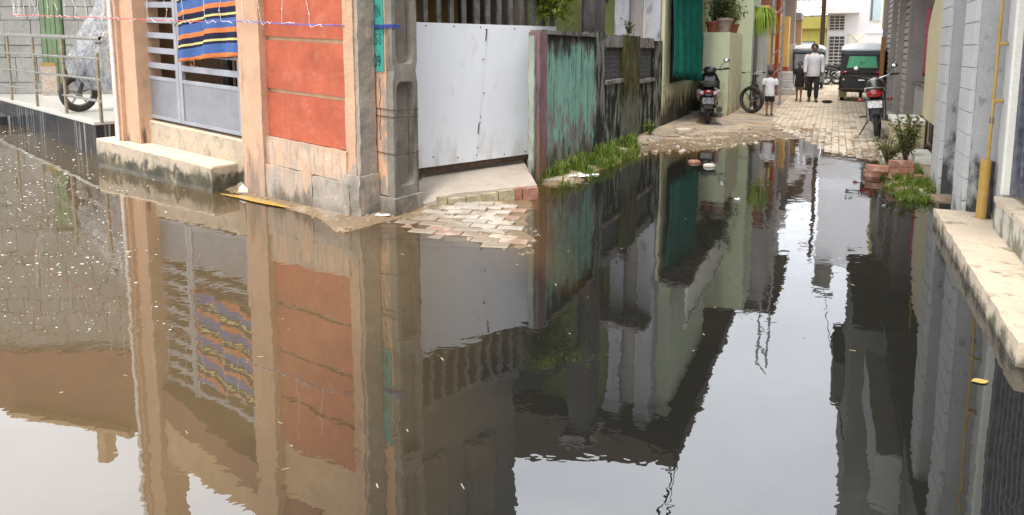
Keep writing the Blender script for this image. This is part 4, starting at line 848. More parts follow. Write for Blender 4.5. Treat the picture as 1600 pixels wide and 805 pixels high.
# cream house with green curtain
CH = thing('cream_house', 'cream plastered house with a dark window behind a green curtain', 'house', Lf(15, -3.2, 0))
CO = -3.1
lb('wall', M['cream'], (13.02, 17.6, -3.5, CO, -0.2, 0.88), CH, (0.15, 0.006))
lb('wall', M['cream'], (13.02, 13.55, -3.5, CO, 0.885, 3.2), CH)
lb('wall', M['cream'], (13.55, 17.6, -3.5, CO, 2.75, 3.2), CH)
lb('wall', M['cream'], (16.6, 17.6, -3.5, CO, 0.885, 2.745), CH)
wn_ = lb('window', M['darkmetal'], (13.551, 16.599, -3.42, -3.34, 0.886, 2.744), CH)
for i in range(10): lb('window_bar', M['darkmetal'], (13.7 + i * 0.31, 13.73 + i * 0.31, -3.33, -3.30, 0.887, 2.743), wn_)
lb('upper_wall', M['planter'], (13.3, 17.6, -3.4, -2.9, 3.3, 6.3), CH)
lb('balcony_slab', M['coping'], (13.1, 22.0, -3.5, -2.5, 3.201, 3.30), CH)
for i in range(30): lb('baluster', M['whitetop'], (13.2 + i * 0.29, 13.25 + i * 0.29, -2.56, -2.51, 3.301, 4.1), CH)
lb('balcony_rail', M['whitetop'], (13.1, 22.0, -2.58, -2.50, 4.101, 4.16), CH)
lb('stain_ledge', M['coping'], (13.02, 17.6, -3.10, -3.06, 3.1, 3.16), CH)
M['curtain'] = wmat('green_curtain', (0.005, 0.115, 0.088), 0.8, 0.25, 6, layers=[((0.004, 0.07, 0.055), (30, 30, 0.6), 0.5, 0.7, None, 0.6)], bump=0.1)
mb = MB(Lf)
def curt(u, v):
    s = 13.15 + 1.65 * u; zb_ = 1.10 - 0.18 * u + 0.03 * math.sin(u * 30)
    f = 0.035 * math.sin(u * 30 + 0.7 * math.sin(v * 4)) + 0.02 * math.sin(u * 83 + v * 2)
    return (s, -3.0 + 0.31 * u + f * (1.15 - 0.4 * v) + 0.05 * (1 - v), zb_ + (3.0 - zb_) * v)
mb.sheet(curt, 110, 14); tag(mb.build('green_curtain', M['curtain'], smooth=True, solid=0.004), 'long deep green curtain hanging outside the cream house', 'curtain')

PS = 15.75; po0 = on_cross(1098, 100, PS)[0]; po1 = on_cross(1139, 100, PS)[0]
PL = thing('planter_wall', 'pale green plastered block topped with flower pots', 'planter', Lf(15.5, -2.4, 0))
pz = 2.04
lb('front_face', M['planter'], (PS, PS + 0.2, po0, po1, 0.0, pz), PL, (0.2, 0.004))
lb('side_face', M['plantside'], (PS + 0.201, 18.0, po1 - 0.3, po1 + 0.004, 0.0, pz - 0.002), PL, (0.25, 0.004))
lb('top_slab', M['planter'], (PS + 0.201, 18.0, -3.08, po1 - 0.301, pz - 0.1, pz - 0.004), PL)
lb('kerb_foot', M['coping'], (PS - 0.3, PS - 0.01, -3.06, po1 - 0.1, 0.0, 0.16), PL, (0.06, 0.012))

def pot(s, o, z, r, h, mat, label, leaf, n, spread, ht, blade=0.02, lab2=None, droop=0.3, grp='potted plants on the planter wall'):
    T = thing('potted_plant', label, 'plant', Lf(s, o, z), grp)
    c = Lf(s, o, z)
    MB().lathe([(r * 0.68, 0), (r * 0.98, h * 0.8), (r * 1.1, h * 0.81), (r * 1.1, h), (r * 0.95, h), (r * 0.9, h * 0.85), (0.01, h * 0.85)], 16, c).build('pot', mat, T, smooth=True)
    mb = MB(); rg = random.Random(int(s * 100 + o * 10))
    if blade < 0.018:
        for i in range(n // 7):
            a = rg.uniform(0, 6.283); tip = c + Vector((math.cos(a) * spread * rg.uniform(0.1, 1), math.sin(a) * spread * rg.uniform(0.1, 1), h + ht * rg.uniform(0.3, 1)))
            b0_ = c + Vector((0, 0, h * 0.85)); mb.tube([tuple(b0_), tuple(b0_.lerp(tip, 0.5) + Vector((0, 0, 0.05))), tuple(tip)], [0.006, 0.004, 0.002], 4)
            for k in range(34):
                q = b0_.lerp(tip, rg.uniform(0.2, 1.0)) + Vector((rg.gauss(0, 1), rg.gauss(0, 1), rg.gauss(0, 1))) * 0.045
                d = Vector((rg.gauss(0, 1), rg.gauss(0, 1), rg.gauss(-0.1, 0.7))).normalized(); up = Vector((rg.gauss(0, 0.5), rg.gauss(0, 0.5), 1)).normalized(); L_ = rg.uniform(0.05, 0.11)
                sd = d.cross(up).normalized() * L_ * 0.26; m_ = q + d * L_ * 0.5; i0 = len(mb.v); mb.v += [q, m_ + sd, q + d * L_ - up * 0.1 * L_, m_ - sd]; mb.f.append((i0, i0 + 1, i0 + 2, i0 + 3))
        n = 0
    for i in range(n):
        a = rg.uniform(0, 6.283); L_ = ht * rg.uniform(0.55, 1.1); sp = spread * rg.uniform(0.2, 1.0); w = blade * rg.uniform(0.7, 1.3)
        d = Vector((math.cos(a), math.sin(a), 0)); sd = Vector((-d.y, d.x, 0)); pts = []
        for k in range(6):
            f = k / 5; pts.append((c + Vector((0, 0, h * 0.85)) + d * (sp * f ** 1.3) + Vector((0, 0, L_ * f - droop * L_ * f ** 3)), w * math.sin(math.pi * min(0.97, 0.15 + 0.85 * f))))
        for (p, w0), (q, w1) in zip(pts, pts[1:]):
            mb.quad(tuple(p - sd * w0), tuple(p + sd * w0), tuple(q + sd * w1), tuple(q - sd * w1))
    mb.build('foliage', leaf, T)
    return T
pot(15.88, po0 + 0.17, pz, 0.15, 0.26, M['terracotta'], 'terracotta pot with a sparse plant beside the curtain edge', M['darkleaf'], 60, 0.4, 0.8, 0.012)
pot(15.9, po1 - 0.16, pz, 0.18, 0.33, M['potgrey'], 'large cement pot with a bushy plant at the planter corner', M['darkleaf'], 150, 0.5, 0.95, 0.014)
pot(17.3, po1 - 0.16, pz, 0.15, 0.25, M['terracotta'], 'terracotta pot with a green shrub at the far end of the planter', M['weed'], 130, 0.45, 0.95, 0.016)
pot(16.6, po0 + 0.3, pz, 0.14, 0.24, M['terracotta'], 'half hidden terracotta pot with tall leaves behind the cement pot', M['darkleaf'], 70, 0.45, 1.0, 0.014)

# dark doorway wall and pale gateposts beyond the planter
DG = thing('shutter_house', 'grey green house front with a narrow black doorway beyond the planter', 'house', Lf(19, -2.2, 0))
lb('wall', M['planter'], (18.02, 18.4, -3.5, -1.98, 0.0, 5.6), DG)
lb('doorway', M['darkmetal'], (18.401, 20.0, -2.4, -2.3, 0.0, 2.8), DG)
lb('door_leaf', M['darkmetal'], (18.45, 19.3, -2.05, -1.98, 0.05, 2.45), DG)
lb('wall', M['planter'], (18.401, 20.0, -3.0, -2.0, 2.81, 5.6), DG)
for i, s in enumerate((20.0, 20.9)): lb('gatepost', M['cladding'], (s, s + 0.28, -2.3, -1.86, 0.0, 2.35), DG)
lb('gate_panel', M['shutter'], (20.29, 20.89, -2.0, -1.95, 0.1, 2.1), DG)
hp = pot(18.9, -1.82, 2.28, 0.13, 0.22, M['terracotta'], 'red pot with bright arching palm leaves on a bracket in the lane', M['palm'], 130, 0.55, 1.0, 0.026, droop=1.5, grp='potted plants of the lane')
lb('bracket', M['rust'], (18.8, 19.0, -2.0, -1.7, 2.24, 2.28), hp)

LP = thing('lattice_pole', 'grey steel lattice pole standing in the lane behind the boy', 'pole', Lf(19.3, -1.5, 0))
M['galv'] = pmat('galvanised_steel', (0.30, 0.29, 0.28), 0.6, 0.4, var=0.25)
for s, o in ((19.2, -1.62), (19.2, -1.36)):
    MB(Lf).box(s, s + 0.07, o, o + 0.06, 0.0, 7.5).build('leg', M['galv'], LP)
for i in range(14):
    z = 0.35 + i * 0.55; MB(Lf).hexa([(19.21, -1.57, z), (19.23, -1.57, z), (19.23, -1.33, z + 0.25), (19.21, -1.33, z + 0.25), (19.21, -1.57, z + 0.05), (19.23, -1.57, z + 0.05), (19.23, -1.33, z + 0.30), (19.21, -1.33, z + 0.30)]).build('brace', M['galv'], LP)

YO = thing('yellow_house', 'yellow house with maroon dado and brick red pillar along the lane', 'house', Lf(25, -2.2, 0))
lb('wall', M['yellowwall'], (21.3, 27.6, -3.6, -1.9, 1.15, 3.0), YO)
lb('dado', M['maroon'], (21.3, 27.6, -3.6, -1.885, 0.0, 1.149), YO)
lb('wall', M['redwall'], (21.3, 27.6, -3.6, -1.9, 3.001, 4.0), YO)
lb('pillar', M['brickred'], (24.2, 24.5, -1.9, -1.78, 0.0, 4.0), YO)
lb('pillar', M['yellowwall'], (26.6, 27.2, -1.899, -1.62, 1.0, 2.9), YO); lb('pillar_dado', M['brickred'], (26.6, 27.2, -1.899, -1.60, 0.0, 0.999), YO)
lb('upper_wall', M['pinkgrey'], (21.3, 27.6, -3.6, -1.7, 4.001, 6.6), YO)
lb('roof_edge', M['coping'], (21.0, 27.8, -3.7, -1.3, 6.601, 6.8), YO)
SB = thing('entrance_steps', 'grey concrete entrance steps at the yellow house', 'steps', Lf(25, -1.5, 0))
for i in range(3): lb('step', M['cladding'], (24.0 + i * 0.35, 25.6, -1.79, -1.20, 0.05 + i * 0.27, 0.315 + i * 0.27), SB)
GP = thing('porch_house', 'pale house with tall stone pillar and fringed awning in the lane', 'house', Lf(29, -2, 0))
lb('pillar', M['cladding'], (27.9, 28.4, -2.0, -1.45, 0.0, 1.9), GP); lb('pillar', M['pinkgrey'], (27.9, 28.4, -1.95, -1.5, 1.901, 5.0), GP)
lb('porch_wall', M['tanwall'], (28.5, 33.5, -3.2, -1.75, 0.0, 5.4), GP)
lb('porch_wall', M['tanwall'], (30.2, 30.6, -1.749, -1.35, 0.0, 2.9), GP); lb('porch_beam', M['pinkgrey'], (28.41, 30.6, -1.749, -1.3, 2.901, 3.15), GP)
M['awning'] = wmat('faded_awning', (0.42, 0.37, 0.34), 0.9, 0.15, 6)
mb = MB(Lf); mb.sheet(lambda u, v: (27.6 + 5.4 * u, -1.75 + 0.85 * v, 4.9 - 0.75 * v - 0.06 * abs(math.sin(u * 40)) * v), 60, 6); mb.build('awning', M['awning'], GP, smooth=True, solid=0.02)
for i in range(24): lb('awning_fringe', M['awning'], (27.65 + i * 0.225, 27.80 + i * 0.225, -0.92, -0.90, 3.92 + 0.03 * (i % 3), 4.14), GP)

# far end
YF = thing('mustard_house', 'mustard yellow house closing the left end of the lane', 'house', Lf(37, -2, 0))
lb('wall', M['faryellow'], (37.0, 38.5, -3.4, -0.3, 0, 3.1), YF); lb('cornice', M['faryellow'], (36.8, 38.5, -3.5, -0.25, 2.75, 3.35), YF)
lb('roof_band', M['coping'], (36.9, 38.5, -3.5, -0.3, 3.351, 3.45), YF)
w = lb('window', M['darkmetal'], (36.97, 37.02, -1.7, -1.0, 1.2, 2.1), YF)
lb('pane', M['bluepane'], (36.95, 36.969, -1.65, -1.05, 1.25, 2.05), w)
BT = thing('far_balcony_house', 'pale house with a hanging balcony far behind the mustard house', 'house', Lf(46, -2, 0))
lb('wall', M['pinkgrey'], (44.0, 46, -5.2, -2.4, 0, 10), BT); lb('balcony', M['farwhite'], (43.0, 44.0, -3.6, -0.9, 4.2, 4.6), BT); lb('balcony', M['pinkgrey'], (43.9, 46.0, -2.4, -0.7, 4.6, 8), BT)
for i in range(9): lb('baluster', M['farwhite'], (43.02, 43.08, -3.55 + i * 0.3, -3.47 + i * 0.3, 4.601, 5.4), BT)
lb('balcony_rail', M['farwhite'], (43.0, 43.1, -3.6, -0.9, 5.401, 5.5), BT)
UP = thing('utility_pole', 'slim dark utility pole beside the white house', 'pole', Lf(33.6, -0.6, 0))
MB(Lf).tube([(33.6, -0.6, 0), (33.6, -0.62, 8.5)], [0.11, 0.07], 10).build('shaft', M['rust'], UP, smooth=True)
MB(Lf).box(33.56, 33.64, -1.2, 0.0, 7.8, 7.9).build('cross_arm', M['rust'], UP)

WH = thing('white_house', 'white tiled house with grille windows facing down the lane', 'house', Lf(34, 1, 0))
Z0 = 33.5
def wz(px, py): return on_cross(px, py, Z0)
l, r = wz(1292, 60)[0], 4.5
lb('wall', M['farwhite'], (Z0, Z0 + 4, l, r, 0, 8.6), WH)
lb('balcony_front', M['farwhite'], (Z0 - 0.7, Z0 - 0.001, l - 0.1, wz(1343, 15)[0], 3.3, 4.4), WH)
lb('roof_room', M['greyhouse'], (Z0 - 0.3, Z0 + 2.5, l, wz(1322, 15)[0], 8.601, 10.0), WH)
lb('band', M['farwhite'], (Z0 - 0.03, Z0 - 0.001, wz(1320, 50)[0], r, 2.38, 2.43), WH)
for (x0, x1, y0, y1) in ((1297, 1319, 25, 47), (1296, 1317, 57, 104)):
    o0, zt_ = wz(x0, y0); o1, zb_ = wz(x1, y1)
    w = lb('grille_window', M['darkmetal'], (Z0 - 0.02, Z0 + 0.02, o0, o1, zb_, zt_), WH)
    nb = 5 if y0 < 40 else 9
    for i in range(nb + 1):
        z = zb_ + (zt_ - zb_) * i / nb; lb('grille_bar', M['shutter'], (Z0 - 0.06, Z0 - 0.021, o0, o1, z - 0.018, z + 0.018), w)
    for i in range(4):
        o = o0 + (o1 - o0) * i / 3; lb('grille_bar', M['shutter'], (Z0 - 0.055, Z0 - 0.022, o - 0.015, o + 0.015, zb_, zt_), w)
o0, zt_ = wz(1361, -10); o1, zb_ = wz(1377, 34)
w = lb('window', M['whitetop'], (Z0 - 0.03, Z0 + 0.02, o0, o1, zb_, zt_), WH); lb('pane', M['bluepane'], (Z0 - 0.05, Z0 - 0.031, o0 + 0.12, o1 - 0.03, zb_ + 0.05, zt_ - 0.05), w); lb('pane', M['glass'], (Z0 - 0.05, Z0 - 0.031, o0 + 0.02, o0 + 0.11, zb_ + 0.05, zt_ - 0.05), w)
o0, zt_ = wz(1326, 52); o1, zb_ = wz(1352, 76)
w = lb('panel', M['whitetop'], (Z0 - 0.025, Z0 - 0.001, o0, o1, zb_, zt_), WH)
for sg in (0, 1):
    a = (o0, zb_) if sg else (o0, zt_); b = (o1, zt_) if sg else (o1, zb_)
    MB(Lf).tube([(Z0 - 0.03, a[0], a[1]), (Z0 - 0.03, b[0], b[1])], 0.012, 5).build('panel_brace', M['shutter'], w)

# ================================================================== lane, right side
OR = thing('olive_corner_house', 'narrow olive upper wall on brown posts at the right end of the lane', 'house', Lf(26, 1.5, 0))
lb('upper_wall', M['faryellow'], (25.0, 27.0, 1.45, 3.0, 2.4, 7), OR); lb('post', M['rust'], (25.0, 25.15, 1.5, 1.65, 0, 2.399), OR); lb('wall', M['pinkgrey'], (24.2, 24.8, 1.42, 3.0, 0, 6.5), OR)
SH = thing('shutter_row', 'white slatted shutter front along the right side of the lane', 'shutter', Lf(18, 1.4, 0))
for (a, b) in ((15.4, 17.0), (17.25, 19.2), (19.5, 22.5)):
    lb('shutter_post', M['pinkgrey'], (b + 0.02, b + 0.22, 1.25, 1.6, 0, 4.0), SH)
    lb('shutter_back', M['shutter'], (a, b, 1.42, 1.5, 0.05, 3.3), SH)
    n = 22
    for i in range(n):
        z = 0.1 + i * 0.145; MB(Lf).hexa([(a, 1.36, z), (b, 1.36, z), (b, 1.419, z + 0.02), (a, 1.419, z + 0.02), (a, 1.37, z + 0.11), (b, 1.37, z + 0.11), (b, 1.419, z + 0.125), (a, 1.419, z + 0.125)]).build('slat', M['shutter'], SH)
RB = thing('overhanging_house', 'dark overhanging upper storeys of the house on the right of the lane', 'house', Lf(15, 3, 0))
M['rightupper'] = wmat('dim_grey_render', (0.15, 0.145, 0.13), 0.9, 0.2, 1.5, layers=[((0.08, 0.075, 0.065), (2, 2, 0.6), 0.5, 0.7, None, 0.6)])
lb('upper_storey', M['rightupper'], (13.0, 18.0, 0.55, 4.5, 3.5, 8.2), RB)
lb('upper_storey', M['rightupper'], (18.01, 24.0, 0.75, 4.5, 5.2, 8.0), RB)
lb('upper_storey', M['rightupper'], (5.0, 12.99, 1.02, 4.5, 3.3, 6.5), RB)
lb('balcony', M['greywall'], (9.0, 12.0, 0.72, 1.019, 3.5, 4.3), RB)
lb('balcony', M['rightupper'], (15.5, 18.0, 0.30, 0.549, 5.4, 6.4), RB)
lb('lower_wall', M['greywall'], (5.0, 13.5, 2.4, 2.6, 0, 3.3), RB); lb('lower_wall', M['greywall'], (-4.0, 4.99, 2.4, 2.6, 0, 6.5), RB); lb('lower_wall', M['brownroom'], (13.0, 15.38, 2.0, 2.2, 0, 3.49), RB)
lb('side_wall', M['pinkgrey'], (15.2, 15.38, 1.3, 2.0, 0, 3.49), RB)
lb('lower_wall', M['brownroom'], (12.6, 12.99, 1.5, 2.2, 0, 3.28), RB)
w = lb('low_counter', M['shutter'], (13.4, 15.1, 1.45, 1.95, 0.05, 0.95), RB)
lb('counter_top', M['coping'], (13.35, 15.15, 1.40, 1.98, 0.951, 1.0), RB)
M['pinkcloth'] = pmat('pink_cloth', (0.45, 0.10, 0.14), 0.95, var=0.3)
mb = MB(Lf); mb.sheet(lambda u, v: (13.9 + 0.75 * u, 1.55 + 0.05 * math.sin(u * 14 + v), 1.25 + 1.15 * v - 0.15 * u * (1 - v)), 26, 8)
tag(mb.build('hanging_clothes', M['pinkcloth'], smooth=True, solid=0.01), 'pink clothes hanging in the brown alcove on the right', 'clothes')
PK = tag(lb('wooden_plank', pmat('orange_wood', (0.36, 0.17, 0.05), 0.8), (20.6, 20.75, 1.12, 1.22, 0.06, 2.0)), 'orange brown wooden plank upright beside the slatted shutters', 'plank')

CG = thing('cream_gate', 'cream sheet gate with a rounded top on the right of the lane', 'gate', Lf(11, 1.35, 0))
mb = MB(Lf); pts = []
def top_z(s): return 2.42 - 0.5 * max(0, (s - 11.3) / 0.9) ** 2
n = 16
for i in range(n):
    s0, s1 = 9.75 + 2.45 * i / n, 9.75 + 2.45 * (i + 1) / n
    mb.hexa([(s0, 1.30, 0.55), (s1, 1.30, 0.55), (s1, 1.34, 0.55), (s0, 1.34, 0.55), (s0, 1.30, top_z(s0)), (s1, 1.30, top_z(s1)), (s1, 1.34, top_z(s1)), (s0, 1.34, top_z(s0))])
mb.build('gate_sheet', M['creamsheet'], CG)
MB(Lf).tube([(9.75 + 2.45 * i / n, 1.32, top_z(9.75 + 2.45 * i / n) + 0.02) for i in range(n + 1)], 0.025, 8).build('gate_frame', M['darkmetal'], CG, smooth=True)
lb('gate_frame', M['darkmetal'], (9.70, 9.75, 1.28, 1.34, 0.45, 2.45), CG)
for z in (0.75, 1.9): lb('hinge', M['darkmetal'], (9.66, 9.76, 1.24, 1.29, z, z + 0.13), CG)
CP = thing('cream_plinth', 'low cream plinth with white top beside the red motorcycle', 'plinth', Lf(11, 1.2, 0))
lb('block', M['creamplinth'], (11.6, 12.55, 0.87, 1.29, -0.1, 0.46), CP, (0.1, 0.006)); lb('top', M['whitetop'], (11.57, 12.58, 0.85, 1.29, 0.462, 0.54), CP, bevel=0.015)
lb('side_ledge', M['whitetop'], (10.3, 11.1, 1.05, 1.29, 0.0, 0.16), CP, bevel=0.015)

GW = thing('grey_house', 'pale grey house front with grooved pillars on the right', 'house', Lf(7.5, 1.6, 0))
def rpillar(s0, s1, o0, o1, zt_):
    lb('pillar', M['greywall'], (s0, s1, o0 + 0.022, o1, -0.2, zt_), GW, (0.12, 0.004), seed=s0)
    z = 0.02; k = 0
    while z < zt_ - 0.1:
        h = 0.205
        lb('cladding_board', M['cladding'], (s0 - 0.004, s1 + 0.01, o0 + 0.013, o0 + 0.05, z, z + h - 0.009), GW, bevel=0.002); z += h
rpillar(8.25, 8.8, 1.05, 2.3, 3.29); rpillar(7.08, 7.62, 1.10, 2.3, 3.29)
lb('wall', M['greywall'], (5.9, 9.6, 1.85, 2.35, 0.0, 3.29), GW)
lb('pillar', M['cladding'], (6.56, 6.86, 1.31, 2.3, 0.1, 3.29), GW, (0.12, 0.004))
lb('pillar_edge', M['whitetop'], (6.53, 6.59, 1.297, 1.36, 0.4, 3.29), GW)
# gate step and ledge
LG = tag(lb('concrete_ledge', M['ledge'], (3.93, 7.05, 0.90, 1.36, -0.2, 0.13), None, (0.06, 0.009)), 'long worn concrete ledge at the foot of the grey house', 'ledge')
GS = thing('gate_step', 'mossy pale step under the dark gate on the right', 'step', Lf(5, 1.7, 0))
lb('block', M['gatestep'], (3.0, 6.45, 1.245, 2.2, 0.0, 0.36), GS, (0.06, 0.008)); lb('top', M['ledge'], (3.0, 6.45, 1.235, 2.2, 0.362, 0.40), GS, (0.08, 0.004))
BG = thing('dark_gate', 'blue grey barred steel gate at the right edge', 'gate', Lf(4.6, 1.38, 0.4))
lb('frame_rail', M['bluegate'], (3.0, 6.5, 1.36, 1.40, 0.44, 0.56), BG, bevel=0.004); lb('frame_rail', M['bluegate'], (3.0, 6.5, 1.36, 1.40, 2.6, 2.72), BG, bevel=0.004)
lb('frame_stile', M['bluegate'], (6.43, 6.525, 1.35, 1.41, 0.42, 2.72), BG, bevel=0.004)
lb('gate_sheet', M['bluegate'], (3.0, 6.45, 1.405, 1.41, 0.5, 2.65), BG)
for i in range(26): lb('bar', M['bluegate'], (3.0 + i * 0.13, 3.03 + i * 0.13, 1.355, 1.395, 0.5, 2.65), BG, bevel=0.004)

GPp = thing('gas_pipe', 'yellow gas riser pipe with a thick yellow sleeve on the grey house', 'pipe', Lf(6.78, 1.22, 0.13))
MB(Lf).tube([(6.78, 1.215, 0.13), (6.78, 1.22, 0.66)], 0.040, 14).build('sleeve', M['gaspipe'], GPp, smooth=True)
MB(Lf).tube([(6.84, 1.265, 0.13), (6.84, 1.265, 0.64)], 0.034, 10).build('sleeve_back', M['darkmetal'], GPp, smooth=True)
MB(Lf).tube([(6.80, 1.235, 0.62), (6.80, 1.24, 1.2), (6.80, 1.25, 3.2)], 0.0125, 10).build('riser', M['gaspipe'], GPp, smooth=True)
for z in (0.98, 1.14, 1.62): MB(Lf).tube([(6.80, 1.24, z), (6.80, 1.24, z + 0.05)], 0.017, 10).build('coupling', M['gaspipe'] if z > 1 else M['railpost'], GPp, smooth=True)
for z in (1.16, 1.65): lb('bracket', M['gaspipe'], (6.78, 6.82, 1.245, 1.31, z, z + 0.03), GPp)
GP2 = thing('rear_gas_pipe', 'thin yellow gas pipe beside the cream gate', 'pipe', Lf(12.6, 1.42, 0))
MB(Lf).tube([(12.5, 1.40, 0.05), (12.5, 1.40, 1.3), (12.45, 1.38, 3.2)], 0.022, 8).build('riser', M['gaspipe'], GP2, smooth=True)

# bricks by the plinth
bspots = [(9.15, 0.80, 0.03, 0.3, 0), (9.15, 0.80, 0.105, 0.1, 0), (9.15, 0.79, 0.18, 0.25, 1), (9.35, 0.53, 0.0, 0.2, 1), (9.32, 0.55, 0.075, -0.1, 0), (8.95, 1.04, 0.05, 0.15, 1)]
blabels = ['lowest red brick of the small stack on the verge', 'middle red brick of the small stack on the verge', 'topmost red brick of the small stack on the verge', 'wet low brick left of the stack at the water edge', 'grey brick lying on the wet brick left of the stack', 'single red brick lying right of the stack in the grass']
for k, (s, o, z, a, w) in enumerate(bspots):
    ca, sa = math.cos(a), math.sin(a)
    def Bf(x, y, zz, s=s, o=o, z=z): return Lf(s + x * sa + y * ca, o + x * ca - y * sa, z + zz)
    tag(MB(Bf).rbox(-0.125, 0.125, -0.058, 0.058, 0.0, 0.072, step=0.035, amp=0.004, freq=14, seed=k).build('loose_brick', M['brick'], smooth=True, angle=55), blabels[k], 'brick', 'loose bricks on the verge')

# ------------------------------------------------------------------ lane paving
LPV = struct(thing('lane_pavement', '', '')); del LPV['label']; del LPV['category']
spots = []; PSZ = 0.22; PSW = 0.11; s = 10.4; row = 0
while s < 33.4:
    o = -1.35 - 0.02 * row % 0.1
    for i in range(24):
        oo = -1.25 + i * PSW; lim = interp([(10, 0.0), (11.5, -0.1), (13, -0.55), (14, -1.0), (18, -1.5), (40, -2)], s) + 0.25 * mnoise.noise(Vector((s * 0.9, 0, 4)))
        if oo > lim and oo < 1.25: spots.append((s + (0.11 if i % 2 else 0), oo))
    s += PSZ; row += 1
far = MB()
for k, (s, o) in enumerate(spots):
    c = Lf(s, o); z = ground_h(c.x, c.y) - 0.0135 + 0.017 * mnoise.noise(Vector((c.x * 1.3, c.y * 1.3, 11))) + rnd.uniform(-0.003, 0.003)
    if k < 300:
        kk = rnd.choices([0, 1, 4, 5], [1, 1, 8, 1])[0]
        ob = bpy.data.objects.new('paver', paver_mesh(('l', kk), PSZ - 0.010, PSW - 0.010, PVM[kk])); COL.objects.link(ob); ob.parent = LPV
        ob.location = (c.x, c.y, z); ob.rotation_euler = (R(rnd.uniform(-0.8, 0.8)), R(rnd.uniform(-0.8, 0.8)), LANE_ROT)
    else:
        h = PSZ / 2 - 0.005; h2 = PSW / 2 - 0.005; i0 = len(far.v)
        for zz, q in ((-0.04, 0), (0.014, 0), (0.02, 0.006)):
            for a, b in ((-1, -1), (1, -1), (1, 1), (-1, 1)): far.v.append(c + UL * (a * (h - q)) + NR * (b * (h2 - q)) + Vector((0, 0, z + zz)))
        far.f.append((i0 + 8, i0 + 9, i0 + 10, i0 + 11))
        for l in (0, 4):
            for j in range(4): far.f.append((i0 + l + j, i0 + l + (j + 1) % 4, i0 + l + 4 + (j + 1) % 4, i0 + l + 4 + j))
far.build('far_pavers', M['pav1'], LPV, kind='stuff')

# overhead cables
M['cable'] = pmat('black_cable', (0.012, 0.012, 0.012), 0.6)
def cable(p, q, sag, lab, r=0.012):
    pts = [tuple(p.lerp(q, i / 24) - Vector((0, 0, sag * 4 * (i / 24) * (1 - i / 24)))) for i in range(25)]
    tag(MB().tube(pts, r, 6).build('overhead_cable', M['cable'], smooth=True), lab, 'cable', 'overhead cables')
cable(Lf(13, -2.5, 6.6), Lf(-6, -1.2, 6.6), 0.4, 'thick black cable running from the cream house roof over the water', 0.022)
cable(Lf(13, -2.45, 6.5), Lf(-6, -0.7, 6.9), 0.5, 'thin black cable beside the thick one over the water')
cable(Lf(33.6, -0.6, 7.85), Lf(13.0, 0.6, 6.2), 0.5, 'black cable from the utility pole to the overhanging house')
# ================================================================== vehicles (x forward, y left, z up)
M['tyre'] = pmat('tyre_rubber', (0.018, 0.018, 0.018), 0.85, var=0.3, dust=(0.07, 0.06, 0.05))
M['blackpaint'] = pmat('black_paint', (0.012, 0.012, 0.014), 0.28, coat=0.3, var=0.3, dust=(0.03, 0.03, 0.03))
M['blackplastic'] = pmat('black_plastic', (0.02, 0.02, 0.021), 0.6, var=0.3, dust=(0.05, 0.047, 0.042))
M['chrome'] = pmat('chrome', (0.6, 0.6, 0.6), 0.2, 1.0)
M['alloy'] = pmat('alloy', (0.28, 0.28, 0.28), 0.4, 0.8)
M['redlens'] = pmat('red_lens', (0.32, 0.008, 0.012), 0.15, spec=0.8, var=0.2)
M['maroonpaint'] = pmat('maroon_paint', (0.14, 0.012, 0.022), 0.25, coat=0.4)
M['silverpaint'] = pmat('silver_paint', (0.42, 0.36, 0.36), 0.3, 0.4, coat=0.3)
M['seat'] = pmat('seat_vinyl', (0.02, 0.02, 0.02), 0.6, var=0.3)
M['mirror'] = pmat('mirror_glass', (0.5, 0.5, 0.5), 0.05, 1.0)
def plate_material():
    m, N, L, B = mat_base('number_plate_print')
    tc = N.new('ShaderNodeTexCoord'); mp = N.new('ShaderNodeMapping'); mp.inputs['Scale'].default_value = (1, 60, 22); L.new(tc.outputs['Object'], mp.inputs[0])
    t = N.new('ShaderNodeTexNoise'); t.inputs['Scale'].default_value = 1.0; t.inputs['Detail'].default_value = 0; L.new(mp.outputs[0], t.inputs['Vector'])
    r = N.new('ShaderNodeMapRange'); r.inputs[1].default_value = 0.52; r.inputs[2].default_value = 0.6; L.new(t.outputs[0], r.inputs[0])
    x = N.new('ShaderNodeMixRGB'); x.inputs[1].default_value = (0.62, 0.62, 0.63, 1); x.inputs[2].default_value = (0.30, 0.30, 0.32, 1); L.new(r.outputs[0], x.inputs[0]); L.new(x.outputs[0], B.inputs['Base Color']); return m
M['plate'] = plate_material()
M['darkplate'] = pmat('dark_number_plate', (0.10, 0.11, 0.14), 0.5, var=0.6, scale=40, dust=(0.34, 0.35, 0.38))
def ell(x, y, z, ry, rz, n=16, p=2.4):
    out = []
    for j in range(n):
        a = 2 * math.pi * j / n; c, s = math.cos(a), math.sin(a)
        out.append((x, y + ry * math.copysign(abs(c) ** (2 / p), c), z + rz * math.copysign(abs(s) ** (2 / p), s)))
    return out
